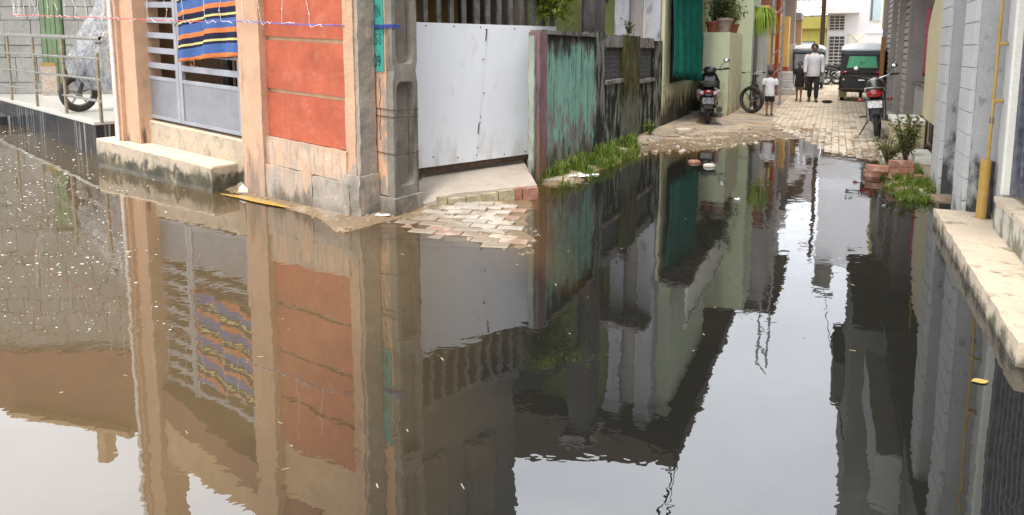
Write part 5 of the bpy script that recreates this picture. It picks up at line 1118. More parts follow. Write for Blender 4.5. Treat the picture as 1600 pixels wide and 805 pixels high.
def wheel(root, c, Rr, wd, spokes=6, name='wheel', steer=0.0, rim=None, fat=1.0):
    ca, sa = math.cos(steer), math.sin(steer)
    def Xf(x, y, z): return Vector((c[0] + x * ca - y * sa, c[1] + x * sa + y * ca, c[2] + z))
    rt = wd / 2
    ty = MB(Xf).ring((0, 0, 0), Rr - rt, rt, 'y', 36, 10, fat).build(name, M['tyre'], root, smooth=True, angle=180)
    mb = MB(Xf); rr = Rr - wd * 0.95
    mb.ring((0, 0, 0), rr, 0.014, 'y', 32, 6, wd * 22).build('rim', rim or M['alloy'], ty, smooth=True, angle=180)
    for k in range(spokes):
        a = 2 * math.pi * k / spokes + 0.3
        MB(Xf).tube([(0.03 * math.cos(a), 0, 0.03 * math.sin(a)), (rr * math.cos(a), 0, rr * math.sin(a))], [0.02, 0.012] if spokes < 9 else [0.002, 0.002], 6).build('spoke', rim or M['alloy'], ty, smooth=True)
    MB(Xf).tube([(0, -wd * 0.6, 0), (0, wd * 0.6, 0)], Rr * 0.17, 14).build('hub', M['alloy'], ty, smooth=True)
    return ty
def mirrors(root, x, z, w, h=0.16):
    for s in (-1, 1):
        m_ = MB().tube([(x, s * w * 0.6, z), (x + 0.01, s * w * 0.75, z + h * 0.6), (x + 0.02, s * w * 0.95, z + h)], 0.006, 6).build('mirror_stalk', M['blackplastic'], root, smooth=True)
        MB().ball((x + 0.02, s * w * 1.05, z + h + 0.03), 0.015, 0.06, 0.042).build('mirror', M['blackplastic'], root, smooth=True)
        MB().ball((x + 0.008, s * w * 1.05, z + h + 0.03), 0.006, 0.052, 0.035).build('mirror_glass', M['mirror'], root, smooth=True)

# ---- scooter by the curtain
gz = 0.055
SC = thing('scooter', 'black scooter with silver and maroon side panels by the green curtain', 'scooter', Lf(13.95, -2.36, ground_h(*Lf(13.95, -2.36).xy)), rotz=LANE_ROT + R(9)); SC.scale = (1.12, 1.12, 1.12)
wheel(SC, (0.0, 0, 0.23), 0.23, 0.10); wheel(SC, (1.25, 0, 0.23), 0.23, 0.09, steer=R(22))
MB().loft([ell(-0.30, 0, 0.60, 0.06, 0.06), ell(-0.22, 0, 0.58, 0.15, 0.12), ell(0.05, 0, 0.54, 0.20, 0.17), ell(0.35, 0, 0.50, 0.19, 0.18), ell(0.52, 0, 0.42, 0.14, 0.12), ell(0.58, 0, 0.36, 0.10, 0.08)]).build('body', M['blackpaint'], SC, smooth=True)
for s in (-1, 1):
    MB().loft([ell(-0.27, s * 0.10, 0.60, 0.05, 0.035, 12), ell(-0.1, s * 0.165, 0.58, 0.055, 0.085, 12), ell(0.2, s * 0.175, 0.52, 0.045, 0.11, 12), ell(0.45, s * 0.14, 0.44, 0.03, 0.05, 12)]).build('side_panel', M['silverpaint'], SC, smooth=True)
    MB().ball((-0.25, s * 0.13, 0.56), 0.05, 0.03, 0.03).build('turn_signal', M['maroonpaint'], SC, smooth=True)
MB().loft([ell(-0.30, 0, 0.74, 0.09, 0.03), ell(-0.2, 0, 0.76, 0.14, 0.055), ell(0.1, 0, 0.76, 0.155, 0.06), ell(0.4, 0, 0.73, 0.12, 0.05), ell(0.55, 0, 0.68, 0.07, 0.02)]).build('seat', M['seat'], SC, smooth=True)
MB().tube([(-0.05, 0.17, 0.75), (-0.28, 0.15, 0.80), (-0.36, 0.0, 0.81), (-0.28, -0.15, 0.80), (-0.05, -0.17, 0.75)], 0.014, 8).build('grab_rail', M['blackplastic'], SC, smooth=True)
MB().ball((-0.30, 0, 0.62), 0.03, 0.085, 0.03).build('tail_light', M['redlens'], SC, smooth=True)
MB().hexa([(-0.34, -0.09, 0.30), (-0.25, -0.09, 0.30), (-0.25, 0.09, 0.30), (-0.34, 0.09, 0.30), (-0.31, -0.11, 0.52), (-0.22, -0.11, 0.52), (-0.22, 0.11, 0.52), (-0.31, 0.11, 0.52)]).build('mudguard', M['blackplastic'], SC, bevel=0.02)
MB().hexa([(-0.352, -0.10, 0.40), (-0.342, -0.10, 0.40), (-0.342, 0.10, 0.40), (-0.352, 0.10, 0.40), (-0.335, -0.10, 0.51), (-0.325, -0.10, 0.51), (-0.325, 0.10, 0.51), (-0.335, 0.10, 0.51)]).build('number_plate', M['darkplate'], SC)
MB().box(0.5, 1.0, -0.16, 0.16, 0.26, 0.31).build('floorboard', M['blackplastic'], SC, bevel=0.02)
MB().loft([[(0.95 + 0.02 * abs(y) * 4, y, 0.28) for y in (-0.17, -0.08, 0, 0.08, 0.17)], [(1.02, y, 0.5) for y in (-0.21, -0.1, 0, 0.1, 0.21)], [(1.08, y, 0.75) for y in (-0.2, -0.1, 0, 0.1, 0.2)], [(1.06, y, 0.92) for y in (-0.13, -0.06, 0, 0.06, 0.13)]], closed=False).build('leg_shield', M['blackpaint'], SC, smooth=True, solid=0.06)
MB().loft([ell(0.93, 0, 0.98, 0.05, 0.03), ell(1.0, 0, 0.99, 0.13, 0.07), ell(1.12, 0, 0.97, 0.12, 0.08), ell(1.18, 0, 0.95, 0.06, 0.05)]).build('headlamp_cowl', M['blackpaint'], SC, smooth=True)
MB().tube([(0.93, -0.36, 1.02), (0.97, -0.2, 1.0), (1.0, 0, 1.0), (0.97, 0.2, 1.0), (0.93, 0.36, 1.02)], 0.016, 8).build('handlebar', M['blackplastic'], SC, smooth=True)
for s in (-1, 1): MB().tube([(0.94, s * 0.26, 1.015), (0.925, s * 0.38, 1.025)], 0.021, 8).build('grip', M['tyre'], SC, smooth=True)
mirrors(SC, 0.95, 1.0, 0.3, 0.15)
MB().tube([(0.35, -0.17, 0.24), (0.05, -0.2, 0.26), (-0.3, -0.2, 0.30)], [0.03, 0.055, 0.06], 10).build('exhaust', M['blackplastic'], SC, smooth=True)
MB().ball((1.25, 0, 0.36), 0.24, 0.07, 0.14).build('front_mudguard', M['blackpaint'], SC, smooth=True)
MB().tube([(1.08, 0, 0.75), (1.25, 0, 0.23)], 0.035, 8).build('fork', M['blackplastic'], SC, smooth=True)

# ---- motorcycle
def motorcycle(label, loc, rz, group=None, red=True):
    r = thing('motorcycle', label, 'motorcycle', loc, group, rotz=rz); paint = M['maroonpaint'] if red else M['blackpaint']
    wheel(r, (0, 0, 0.30), 0.30, 0.10, 5); wheel(r, (1.28, 0, 0.30), 0.30, 0.09, 5)
    MB().loft([ell(-0.28, 0, 0.80, 0.05, 0.04), ell(-0.22, 0, 0.79, 0.12, 0.09), ell(-0.02, 0, 0.76, 0.14, 0.11), ell(0.25, 0, 0.72, 0.13, 0.10), ell(0.42, 0, 0.70, 0.10, 0.08)]).build('tail_cowl', M['blackpaint'], r, smooth=True)
    MB().loft([ell(-0.20, 0, 0.87, 0.08, 0.03), ell(-0.05, 0, 0.875, 0.13, 0.045), ell(0.3, 0, 0.83, 0.15, 0.055), ell(0.55, 0, 0.79, 0.11, 0.05)]).build('seat', M['seat'], r, smooth=True)
    MB().loft([ell(0.48, 0, 0.82, 0.08, 0.06), ell(0.62, 0, 0.87, 0.15, 0.13), ell(0.82, 0, 0.90, 0.16, 0.14), ell(0.98, 0, 0.89, 0.10, 0.09)]).build('fuel_tank', M['blackpaint'], r, smooth=True)
    MB().ball((-0.255, 0, 0.80), 0.05, 0.125, 0.07).build('tail_light', M['redlens'], r, smooth=True)
    MB().hexa([(-0.34, -0.075, 0.44), (-0.30, -0.075, 0.44), (-0.30, 0.075, 0.44), (-0.34, 0.075, 0.44), (-0.27, -0.10, 0.70), (-0.15, -0.10, 0.70), (-0.15, 0.10, 0.70), (-0.27, 0.10, 0.70)]).build('rear_mudguard', M['blackplastic'], r, bevel=0.02)
    MB().hexa([(-0.345, -0.11, 0.56), (-0.335, -0.11, 0.56), (-0.335, 0.11, 0.56), (-0.345, 0.11, 0.56), (-0.315, -0.11, 0.68), (-0.305, -0.11, 0.68), (-0.305, 0.11, 0.68), (-0.315, 0.11, 0.68)]).build('number_plate', M['plate'], r)
    for s in (-1, 1):
        MB().tube([(-0.2, s * 0.11, 0.70), (-0.22, s * 0.21, 0.70)], 0.012, 6).build('signal_stalk', M['blackplastic'], r, smooth=True)
        MB().ball((-0.225, s * 0.23, 0.70), 0.03, 0.04, 0.03).build('turn_signal', M['redlens'], r, smooth=True)
        MB().tube([(1.28, s * 0.08, 0.30), (1.02, s * 0.085, 0.95)], 0.022, 8).build('fork_leg', M['chrome'], r, smooth=True)
        MB().tube([(0.02, s * 0.12, 0.31), (0.12, s * 0.13, 0.68)], 0.035, 10).build('shock', M['alloy'], r, smooth=True)
        MB().tube([(0.35, s * 0.1, 0.36), (0.35, s * 0.28, 0.36)], 0.016, 8).build('footrest', M['blackplastic'], r, smooth=True)
        MB().tube([(0.92, s * 0.24, 1.08), (0.86, s * 0.38, 1.09)], 0.02, 8).build('grip', M['tyre'], r, smooth=True)
    MB().tube([(-0.02, 0.15, 0.84), (-0.25, 0.14, 0.90), (-0.32, 0, 0.91), (-0.25, -0.14, 0.90), (-0.02, -0.15, 0.84)], 0.013, 8).build('grab_rail', M['chrome'], r, smooth=True)
    MB().tube([(0.90, -0.36, 1.085), (0.98, -0.18, 1.06), (1.0, 0, 1.0), (0.98, 0.18, 1.06), (0.90, 0.36, 1.085)], 0.013, 8).build('handlebar', M['chrome'], r, smooth=True)
    mirrors(r, 0.93, 1.07, 0.3, 0.14)
    MB().loft([ell(1.02, 0, 0.94, 0.08, 0.07), ell(1.08, 0, 0.94, 0.12, 0.11), ell(1.18, 0, 0.92, 0.10, 0.09)]).build('headlamp', paint, r, smooth=True)
    MB().loft([ell(0.42, 0, 0.45, 0.12, 0.14, p=4), ell(0.60, 0, 0.48, 0.15, 0.19, p=4), ell(0.80, 0, 0.46, 0.11, 0.15, p=4)]).build('engine', M['alloy'], r, smooth=True)
    MB().tube([(0.78, -0.12, 0.42), (0.70, -0.14, 0.28), (0.3, -0.17, 0.30), (-0.25, -0.19, 0.38)], [0.02, 0.022, 0.045, 0.05], 10).build('exhaust', M['blackplastic'], r, smooth=True)
    MB().tube([(0.0, 0.06, 0.30), (0.5, 0.07, 0.36)], 0.025, 8).build('swing_arm', M['blackplastic'], r, smooth=True)
    MB().tube([(0.42, 0.12, 0.32), (0.34, 0.30, 0.02)], 0.012, 6).build('side_stand', M['blackplastic'], r, smooth=True)
    MB().ball((1.28, 0, 0.47), 0.24, 0.06, 0.15).build('front_mudguard', paint, r, smooth=True)
    MB().tube([(1.0, 0, 0.95), (0.7, 0, 0.72), (0.3, 0, 0.64), (0.45, 0, 0.36)], 0.025, 8).build('frame', M['blackplastic'], r, smooth=True)
    return r
MCb = motorcycle('red and black motorcycle seen from behind next to the cream plinth', Lf(13.0, 0.74, ground_h(*Lf(13.0, 0.74).xy) + 0.02), LANE_ROT - R(4))
MCb.rotation_euler[0] = R(-6)
mf = motorcycle('dark motorcycle parked crosswise before the white house grilles', Lf(31.6, -0.35, 0.1), LANE_ROT - R(75), 'motorcycles parked at the white house', False)
mg = copy_tree(mf); mg.location = Lf(32.4, 0.1, 0.1); mg.rotation_euler[2] = LANE_ROT - R(110); mg['label'] = 'second dark motorcycle half behind the crosswise one'

# ---- auto rickshaws
M['rickblack'] = pmat('rickshaw_black', (0.010, 0.012, 0.014), 0.4, var=0.3, dust=(0.03, 0.03, 0.028)); M['rickroof'] = pmat('pale_vinyl_roof', (0.72, 0.74, 0.77), 0.5, var=0.08)
M['rickband'] = pmat('slate_band', (0.05, 0.075, 0.10), 0.45, var=0.1); M['rickgreen'] = pmat('green_film', (0.07, 0.42, 0.22), 0.3, var=0.1); M['flap'] = pmat('khaki_flap', (0.27, 0.24, 0.13), 0.9); M['rickglass'] = pmat('windscreen', (0.05, 0.06, 0.07), 0.06, spec=0.9); M['yellowpaint'] = pmat('yellow_paint_band', (0.6, 0.4, 0.04), 0.4)
def rickshaw(label, loc, rz, group, rear):
    r = thing('auto_rickshaw', label, 'auto rickshaw', loc, group, rotz=rz)
    W = 0.60                                              # half width; x from rear (0) to nose (2.55)
    for s in (-1, 1): wheel(r, (0.45, s * (W - 0.1), 0.21), 0.21, 0.11, 6)
    wheel(r, (2.2, 0, 0.21), 0.21, 0.10, 6)
    def prof(x, w, z0, z1, p=5.0, n=24): return [(x, q[1], q[2]) for q in ell(x, 0, (z0 + z1) / 2, w, (z1 - z0) / 2, n, p)]
    MB().loft([prof(0.02, W * 0.90, 0.36, 0.84), prof(0.08, W, 0.30, 0.88), prof(0.6, W, 0.28, 0.90), prof(1.3, W, 0.28, 0.62), prof(1.7, W * 0.9, 0.28, 0.55), prof(2.3, W * 0.55, 0.30, 0.80), prof(2.5, W * 0.3, 0.34, 0.78)]).build('body', M['rickblack'], r, smooth=True)
    # canopy: rear wall leaning, roof
    MB().loft([prof(0.10, W * 0.93, 0.86, 1.44, 6), prof(0.20, W * 0.97, 0.86, 1.50, 6), prof(0.9, W, 0.88, 1.52, 6)], caps=True).build('rear_canopy', M['rickblack'], r, smooth=True)
    for s in (-1, 1):
        MB().tube([(0.95, s * W * 0.95, 0.6), (0.95, s * W * 0.95, 1.58)], 0.025, 8).build('post', M['rickblack'], r, smooth=True)
        MB().tube([(1.75, s * W * 0.85, 0.5), (1.6, s * W * 0.9, 1.58)], 0.022, 8).build('post', M['rickblack'], r, smooth=True)
    MB().loft([ell(0.09, 0, 1.475, W * 0.94, 0.05, 24, 5), ell(0.15, 0, 1.49, W * 0.99, 0.07, 24, 5), ell(1.0, 0, 1.50, W * 1.0, 0.08, 24, 4), ell(1.75, 0, 1.50, W * 0.95, 0.08, 24, 4), ell(1.85, 0, 1.48, W * 0.85, 0.03, 24, 4)]).build('roof_band', M['rickband'], r, smooth=True)
    MB().loft([ell(0.09, 0, 1.56, W * 0.90, 0.02, 24, 3), ell(0.16, 0, 1.56, W * 0.95, 0.07, 24, 3), ell(0.32, 0, 1.57, W * 0.98, 0.13, 24, 3), ell(0.6, 0, 1.58, W * 0.99, 0.18, 24, 3), ell(1.2, 0, 1.59, W * 0.97, 0.19, 24, 3), ell(1.75, 0, 1.62, W * 0.85, 0.04, 24, 3)]).build('roof', M['rickroof'], r, smooth=True)
    MB().hexa([(1.78, -W * 0.75, 0.8), (1.80, -W * 0.75, 0.8), (1.80, W * 0.75, 0.8), (1.78, W * 0.75, 0.8), (1.66, -W * 0.82, 1.5), (1.68, -W * 0.82, 1.5), (1.68, W * 0.82, 1.5), (1.66, W * 0.82, 1.5)]).build('windscreen', M['rickglass'], r)
    MB().box(0.95, 1.25, -W * 0.8, W * 0.8, 0.62, 1.1).build('passenger_seat', M['seat'], r, bevel=0.05)
    # rear window, lights, bumper
    wv = MB().hexa([(0.075, -W * 0.68, 1.0), (0.10, -W * 0.68, 1.0), (0.10, W * 0.68, 1.0), (0.075, W * 0.68, 1.0), (0.085, -W * 0.58, 1.37), (0.13, -W * 0.58, 1.37), (0.13, W * 0.58, 1.37), (0.085, W * 0.58, 1.37)]).build('rear_window', M['rickgreen'], r, bevel=0.015)
    MB().tube([(0.06, W * 0.66, 1.02), (0.065, -W * 0.66, 1.02)], 0.012, 6).build('window_frame', M['rickblack'], wv, smooth=True)
    if rear: text_mesh('window_print', '3+', 0.13, M['ink'], wv, Vector((0.068, 0, 1.17)), Vector((0, -1, 0)), Vector((0.02, 0, 1)), 1.2)
    for s in (-1, 1):
        MB().ball((0.05, s * W * 0.72, 0.90), 0.03, 0.10, 0.032).build('tail_light', M['redlens'], r, smooth=True)
        MB().ball((0.0, s * W * 0.78, 0.68), 0.03, 0.03, 0.03).build('reflector', M['plate'], r, smooth=True)
        MB().box(0.2, 0.215, s * (W - 0.12) - 0.11, s * (W - 0.12) + 0.11, 0.14, 0.40).build('mud_flap', M['flap'] if s > 0 else M['blackplastic'], r)
    MB().tube([(0.06, W * 0.98, 0.40), (-0.06, W * 0.85, 0.40), (-0.08, 0, 0.40), (-0.06, -W * 0.85, 0.40), (0.06, -W * 0.98, 0.40)], 0.028, 8).build('bumper', M['rust'], r, smooth=True)
    MB().box(-0.012, 0.005, -0.09, 0.09, 0.645, 0.69).build('badge', M['chrome'], r, bevel=0.01)
    for z in (0.56, 0.75): MB().box(-0.004, 0.03, -W * 0.72, W * 0.72, z, z + 0.012).build('engine_lid_seam', M['blackplastic'], r)
    MB().ball((2.5, 0, 0.64), 0.05, 0.09, 0.09).build('headlamp', M['plate'], r, smooth=True)
    MB().tube([(2.2, 0, 0.21), (2.15, 0, 0.5)], 0.05, 8).build('front_fork', M['blackplastic'], r, smooth=True)
    MB().ball((2.2, 0, 0.36), 0.26, 0.1, 0.14).build('front_mudguard', M['rickblack'], r, smooth=True)
    return r
RK = rickshaw('black auto rickshaw with a bright green rear window, seen from behind', Lf(21.6, 0.72, 0.075), LANE_ROT - R(2), 'auto rickshaws in the lane', True)
r2 = rickshaw('dark auto rickshaw facing the camera behind the walking man', Lf(29.4, -0.95, 0.085), LANE_ROT + R(180), 'auto rickshaws in the lane', False)

# ---- bicycle
BI = thing('bicycle', 'black fat tyred bicycle standing by the pale planter wall', 'bicycle', Lf(17.75, -1.80, ground_h(*Lf(17.75, -1.80).xy)), rotz=LANE_ROT + R(180))
M['bikeblack'] = pmat('bike_black', (0.014, 0.014, 0.015), 0.45, var=0.3)
wheel(BI, (0.0, 0, 0.34), 0.34, 0.085, 3, rim=M['bikeblack']); wheel(BI, (0.98, 0, 0.34), 0.34, 0.085, 3, steer=R(62), rim=M['bikeblack'])
for nm, pts, rad in (('down_tube', [(0.42, 0, 0.32), (0.85, 0, 0.72)], 0.022), ('top_tube', [(0.30, 0, 0.66), (0.82, 0, 0.78)], 0.02), ('seat_tube', [(0.42, 0, 0.32), (0.27, 0, 0.76)], 0.02), ('head_tube', [(0.86, 0, 0.68), (0.80, 0, 0.86)], 0.026), ('seat_post', [(0.27, 0, 0.76), (0.24, 0, 0.88)], 0.014), ('stem', [(0.80, 0, 0.86), (0.79, 0, 0.96)], 0.018)):
    MB().tube(pts, rad, 8).build(nm, M['bikeblack'], BI, smooth=True)
for s in (-1, 1):
    MB().tube([(0.42, s * 0.03, 0.32), (0.0, s * 0.06, 0.34)], 0.012, 6).build('chain_stay', M['bikeblack'], BI, smooth=True); MB().tube([(0.29, s * 0.02, 0.70), (0.0, s * 0.06, 0.34)], 0.011, 6).build('seat_stay', M['bikeblack'], BI, smooth=True)
    a = R(62); MB().tube([(0.86 - s * 0.07 * math.sin(a), s * 0.07 * math.cos(a), 0.70), (0.98 - s * 0.07 * math.sin(a), s * 0.07 * math.cos(a), 0.34)], 0.018, 8).build('fork_leg', M['bikeblack'], BI, smooth=True)
    MB().tube([(0.42, s * 0.05, 0.32), (0.42 + s * 0.12, s * 0.10, 0.26 - s * 0.08), (0.42 + s * 0.12, s * 0.2, 0.26 - s * 0.08)], 0.012, 6).build('pedal', M['bikeblack'], BI, smooth=True)
a = R(40); MB().tube([(0.79 + 0.30 * math.sin(a) - 0.03, -0.30 * math.cos(a), 1.0), (0.80 + 0.12 * math.sin(a), -0.12 * math.cos(a), 1.02), (0.79, 0, 0.96), (0.80 - 0.12 * math.sin(a), 0.12 * math.cos(a), 1.02), (0.79 - 0.30 * math.sin(a) - 0.03, 0.30 * math.cos(a), 1.0)], 0.013, 8).build('handlebar', M['chrome'], BI, smooth=True)
for s in (-1, 1): MB().tube([(0.79 - s * 0.24 * math.sin(a) - 0.02, s * 0.24 * math.cos(a), 1.0), (0.79 - s * 0.33 * math.sin(a) - 0.03, s * 0.33 * math.cos(a), 1.0)], 0.018, 8).build('grip', M['tyre'], BI, smooth=True)
MB().loft([ell(0.10, 0, 0.90, 0.07, 0.025), ell(0.2, 0, 0.90, 0.075, 0.03), ell(0.36, 0, 0.89, 0.025, 0.02)]).build('saddle', M['seat'], BI, smooth=True)
MB().sheet(lambda u, v: (0.86 + 0.30 * math.cos(R(62)) * (u - 0.3), 0.30 * math.sin(R(62)) * (u - 0.3) + 0.05 * (v - 0.5), 0.74 + 0.03 * math.sin(3 * u)), 6, 2).build('mudguard', M['bikeblack'], BI, smooth=True, solid=0.004)
MB().tube([(0.30, 0.06, 0.30), (0.22, 0.22, 0.01)], 0.009, 6).build('kick_stand', M['chrome'], BI, smooth=True)

# ---- scooter under a plastic sheet on the terrace
KZ = DZ; kx = -7.3; ky = 11.85
KS = thing('covered_scooter', 'motor scooter wrapped in clear grey plastic sheet on the terrace', 'scooter', Vector((kx, ky, KZ)), rotz=R(226)); KS.scale = (1.0, 1.0, 1.12)
wheel(KS, (0.62, 0, 0.30), 0.30, 0.11, 5, rim=M['alloy']); wheel(KS, (-0.62, 0, 0.28), 0.28, 0.11, 5)
M['bluegrey'] = pmat('blue_grey_panel', (0.20, 0.26, 0.32), 0.35, coat=0.2)
MB().loft([ell(-0.85, 0, 0.75, 0.08, 0.06), ell(-0.6, 0, 0.72, 0.18, 0.18), ell(-0.2, 0, 0.62, 0.20, 0.20), ell(0.15, 0, 0.40, 0.16, 0.08), ell(0.35, 0, 0.62, 0.2, 0.30), ell(0.5, 0, 0.85, 0.16, 0.22)]).build('body', M['bluegrey'], KS, smooth=True)
MB().tube([(0.30, -0.35, 1.1), (0.38, 0, 1.08), (0.30, 0.35, 1.1)], 0.02, 8).build('handlebar', M['blackplastic'], KS, smooth=True)
MB().ball((-0.85, 0, 0.74), 0.06, 0.12, 0.06).build('tail_light', M['redlens'], KS, smooth=True)
MB().tube([(0.62, 0.08, 0.30), (0.42, 0.08, 0.95)], 0.03, 8).build('fork', M['blackplastic'], KS, smooth=True)
def sheet_material():
    m, N, L, B = mat_base('clear_plastic_sheet')
    out = [n for n in N if n.type == 'OUTPUT_MATERIAL'][0]
    geo = N.new('ShaderNodeNewGeometry'); mp = N.new('ShaderNodeMapping'); mp.inputs['Scale'].default_value = (5, 5, 2.5); L.new(geo.outputs['Position'], mp.inputs[0])
    t = N.new('ShaderNodeTexNoise'); t.inputs['Scale'].default_value = 1.2; t.inputs['Detail'].default_value = 4; t.inputs['Distortion'].default_value = 1.5; L.new(mp.outputs[0], t.inputs['Vector'])
    r = N.new('ShaderNodeMapRange'); r.inputs[1].default_value = 0.35; r.inputs[2].default_value = 0.7; r.inputs[3].default_value = 0.22; r.inputs[4].default_value = 0.75; L.new(t.outputs[0], r.inputs[0])
    B.inputs['Base Color'].default_value = (0.5, 0.51, 0.53, 1); B.inputs['Roughness'].default_value = 0.18; B.inputs['Specular IOR Level'].default_value = 0.9
    bp = N.new('ShaderNodeBump'); bp.inputs['Strength'].default_value = 1.0; bp.inputs['Distance'].default_value = 0.12; L.new(t.outputs[0], bp.inputs['Height']); L.new(bp.outputs[0], B.inputs['Normal'])
    tr = N.new('ShaderNodeBsdfTransparent'); tr.inputs['Color'].default_value = (0.9, 0.9, 0.9, 1)
    ms = N.new('ShaderNodeMixShader'); L.new(r.outputs[0], ms.inputs[0]); L.new(tr.outputs[0], ms.inputs[1]); L.new(B.outputs[0], ms.inputs[2]); L.new(ms.outputs[0], out.inputs['Surface']); return m
mb = MB(); rings = []
for (z, x0, x1, w) in ((0.34, -0.70, 0.56, 0.32), (0.55, -0.82, 0.74, 0.37), (0.8, -0.90, 0.78, 0.40), (1.05, -0.80, 0.62, 0.40), (1.25, -0.5, 0.56, 0.36), (1.45, -0.25, 0.45, 0.26), (1.62, -0.05, 0.30, 0.15), (1.85, 0.05, 0.22, 0.08), (2.1, 0.02, 0.20, 0.09)):
    ring = []
    for j in range(36):
        a = 2 * math.pi * j / 36; c, s = math.cos(a), math.sin(a)
        k = 1 + 0.14 * mnoise.noise(Vector((c * 4, s * 4, z * 5))) + 0.07 * math.sin(a * 9 + z * 5)
        ring.append(((x0 + x1) / 2 + (x1 - x0) / 2 * c * k, w * s * k, z + 0.05 * mnoise.noise(Vector((c * 2, s * 2, z)))))
    rings.append(ring)
mb.loft(rings, caps=False).build('plastic_sheet', sheet_material(), KS, smooth=True, angle=180)

# ================================================================== people
M['skin'] = pmat('brown_skin', (0.20, 0.10, 0.06), 0.6, var=0.1); M['hair'] = pmat('black_hair', (0.012, 0.010, 0.009), 0.6)
M['whiteshirt'] = pmat('white_cotton', (0.66, 0.66, 0.70), 0.9, var=0.06); M['darktrouser'] = pmat('dark_trousers', (0.018, 0.018, 0.022), 0.9); M['blackcloth'] = pmat('black_cloth', (0.016, 0.015, 0.017), 0.9); M['sandal'] = pmat('sandal', (0.05, 0.03, 0.02), 0.8)
def skin_mesh(name, V, E, mat, parent, root=0, sub=2):
    me = bpy.data.meshes.new(name); me.from_pydata([v[0] for v in V], E, []); me.update(); me.materials.append(mat)
    ob = bpy.data.objects.new(name, me); COL.objects.link(ob)
    ob.modifiers.new('skin', 'SKIN').use_smooth_shade = True
    sv_ = me.skin_vertices[0].data
    for i, v in enumerate(V):
        r = v[1]; sv_[i].radius = r if isinstance(r, tuple) else (r, r); sv_[i].use_root = (i == root)
    s = ob.modifiers.new('sub', 'SUBSURF'); s.levels = sub; s.render_levels = sub
    attach(ob, parent); return ob
def person(label, loc, rz, H, legs, arms, group=None, hairlen=0.0):
    """legs, arms: per side (+1 left, -1 right) forward offsets of knee/foot and elbow/hand, as fractions of height"""
    r = thing('person', label, 'person', loc, group, rotz=rz); h = H
    V = []; E = []
    def add(p, rad, prev=None):
        V.append(((p[0] * h, p[1] * h, p[2] * h), rad * h if not isinstance(rad, tuple) else (rad[0] * h, rad[1] * h)))
        if prev is not None: E.append((prev, len(V) - 1))
        return len(V) - 1
    pel = add((0, 0, 0.52), 0.062); wai = add((0, 0, 0.61), 0.055, pel); ch = add((0.0, 0, 0.72), 0.062, wai); nb = add((-0.005, 0, 0.81), 0.045, ch); nk = add((0.0, 0, 0.85), 0.030, nb)
    jaw = add((0.014, 0, 0.885), 0.040, nk); hd = add((0.008, 0, 0.935), 0.056, jaw); tp = add((0.0, 0, 0.97), 0.045, hd)
    nose = add((0.066, 0, 0.918), 0.009, hd)
    feet = {}; hands = {}
    for s in (1, -1):
        kf, ff, fz = legs[s]; af, hf = arms[s]
        hip = add((0, s * 0.05, 0.485), 0.052, pel); kn = add((kf, s * 0.052, 0.27), 0.034, hip); an = add((ff, s * 0.05, 0.04 + fz), 0.020, kn); hl = add((ff + 0.03, s * 0.05, 0.018 + fz), 0.018, an); add((ff + 0.085, s * 0.055, 0.014 + fz * 0.5), 0.015, hl)
        feet[s] = (ff, fz)
        sh = add((0, s * 0.105, 0.795), 0.034, nb); el = add((af, s * 0.135, 0.64), 0.023, sh); wr = add((hf, s * 0.135, 0.505), 0.016, el); pm = add((hf + 0.008, s * 0.135, 0.475), 0.017, wr)
        for q, (dx, L_) in enumerate(((-0.018, 0.042), (-0.006, 0.048), (0.006, 0.046), (0.018, 0.038))):
            add((hf + 0.012 + dx, s * 0.133, 0.475 - L_), 0.0055, pm)
        add((hf + 0.034, s * 0.122, 0.462), 0.006, wr); hands[s] = (hf, 0.475)
    skin_mesh('body', V, E, M['skin'], r)
    for s in (1, -1):
        MB().ball((0.056 * h, s * 0.021 * h, 0.938 * h), 0.007 * h, 0.009 * h, 0.006 * h, 8, 6).build('eye', M['hair'], r, smooth=True)
        MB().ball((0.0, s * 0.058 * h, 0.925 * h), 0.012 * h, 0.006 * h, 0.018 * h, 8, 6).build('ear', M['skin'], r, smooth=True)
    MB().ball((0.060 * h, 0, 0.893 * h), 0.005 * h, 0.016 * h, 0.005 * h, 8, 6).build('mouth', M['redwall'], r, smooth=True)
    MB().ball((-0.024 * h, 0, (0.952 - hairlen * 0.5) * h), 0.062 * h, 0.061 * h, (0.056 + hairlen * 0.5) * h, 14, 10).build('hair', M['hair'], r, smooth=True)
    return r, h, legs, arms
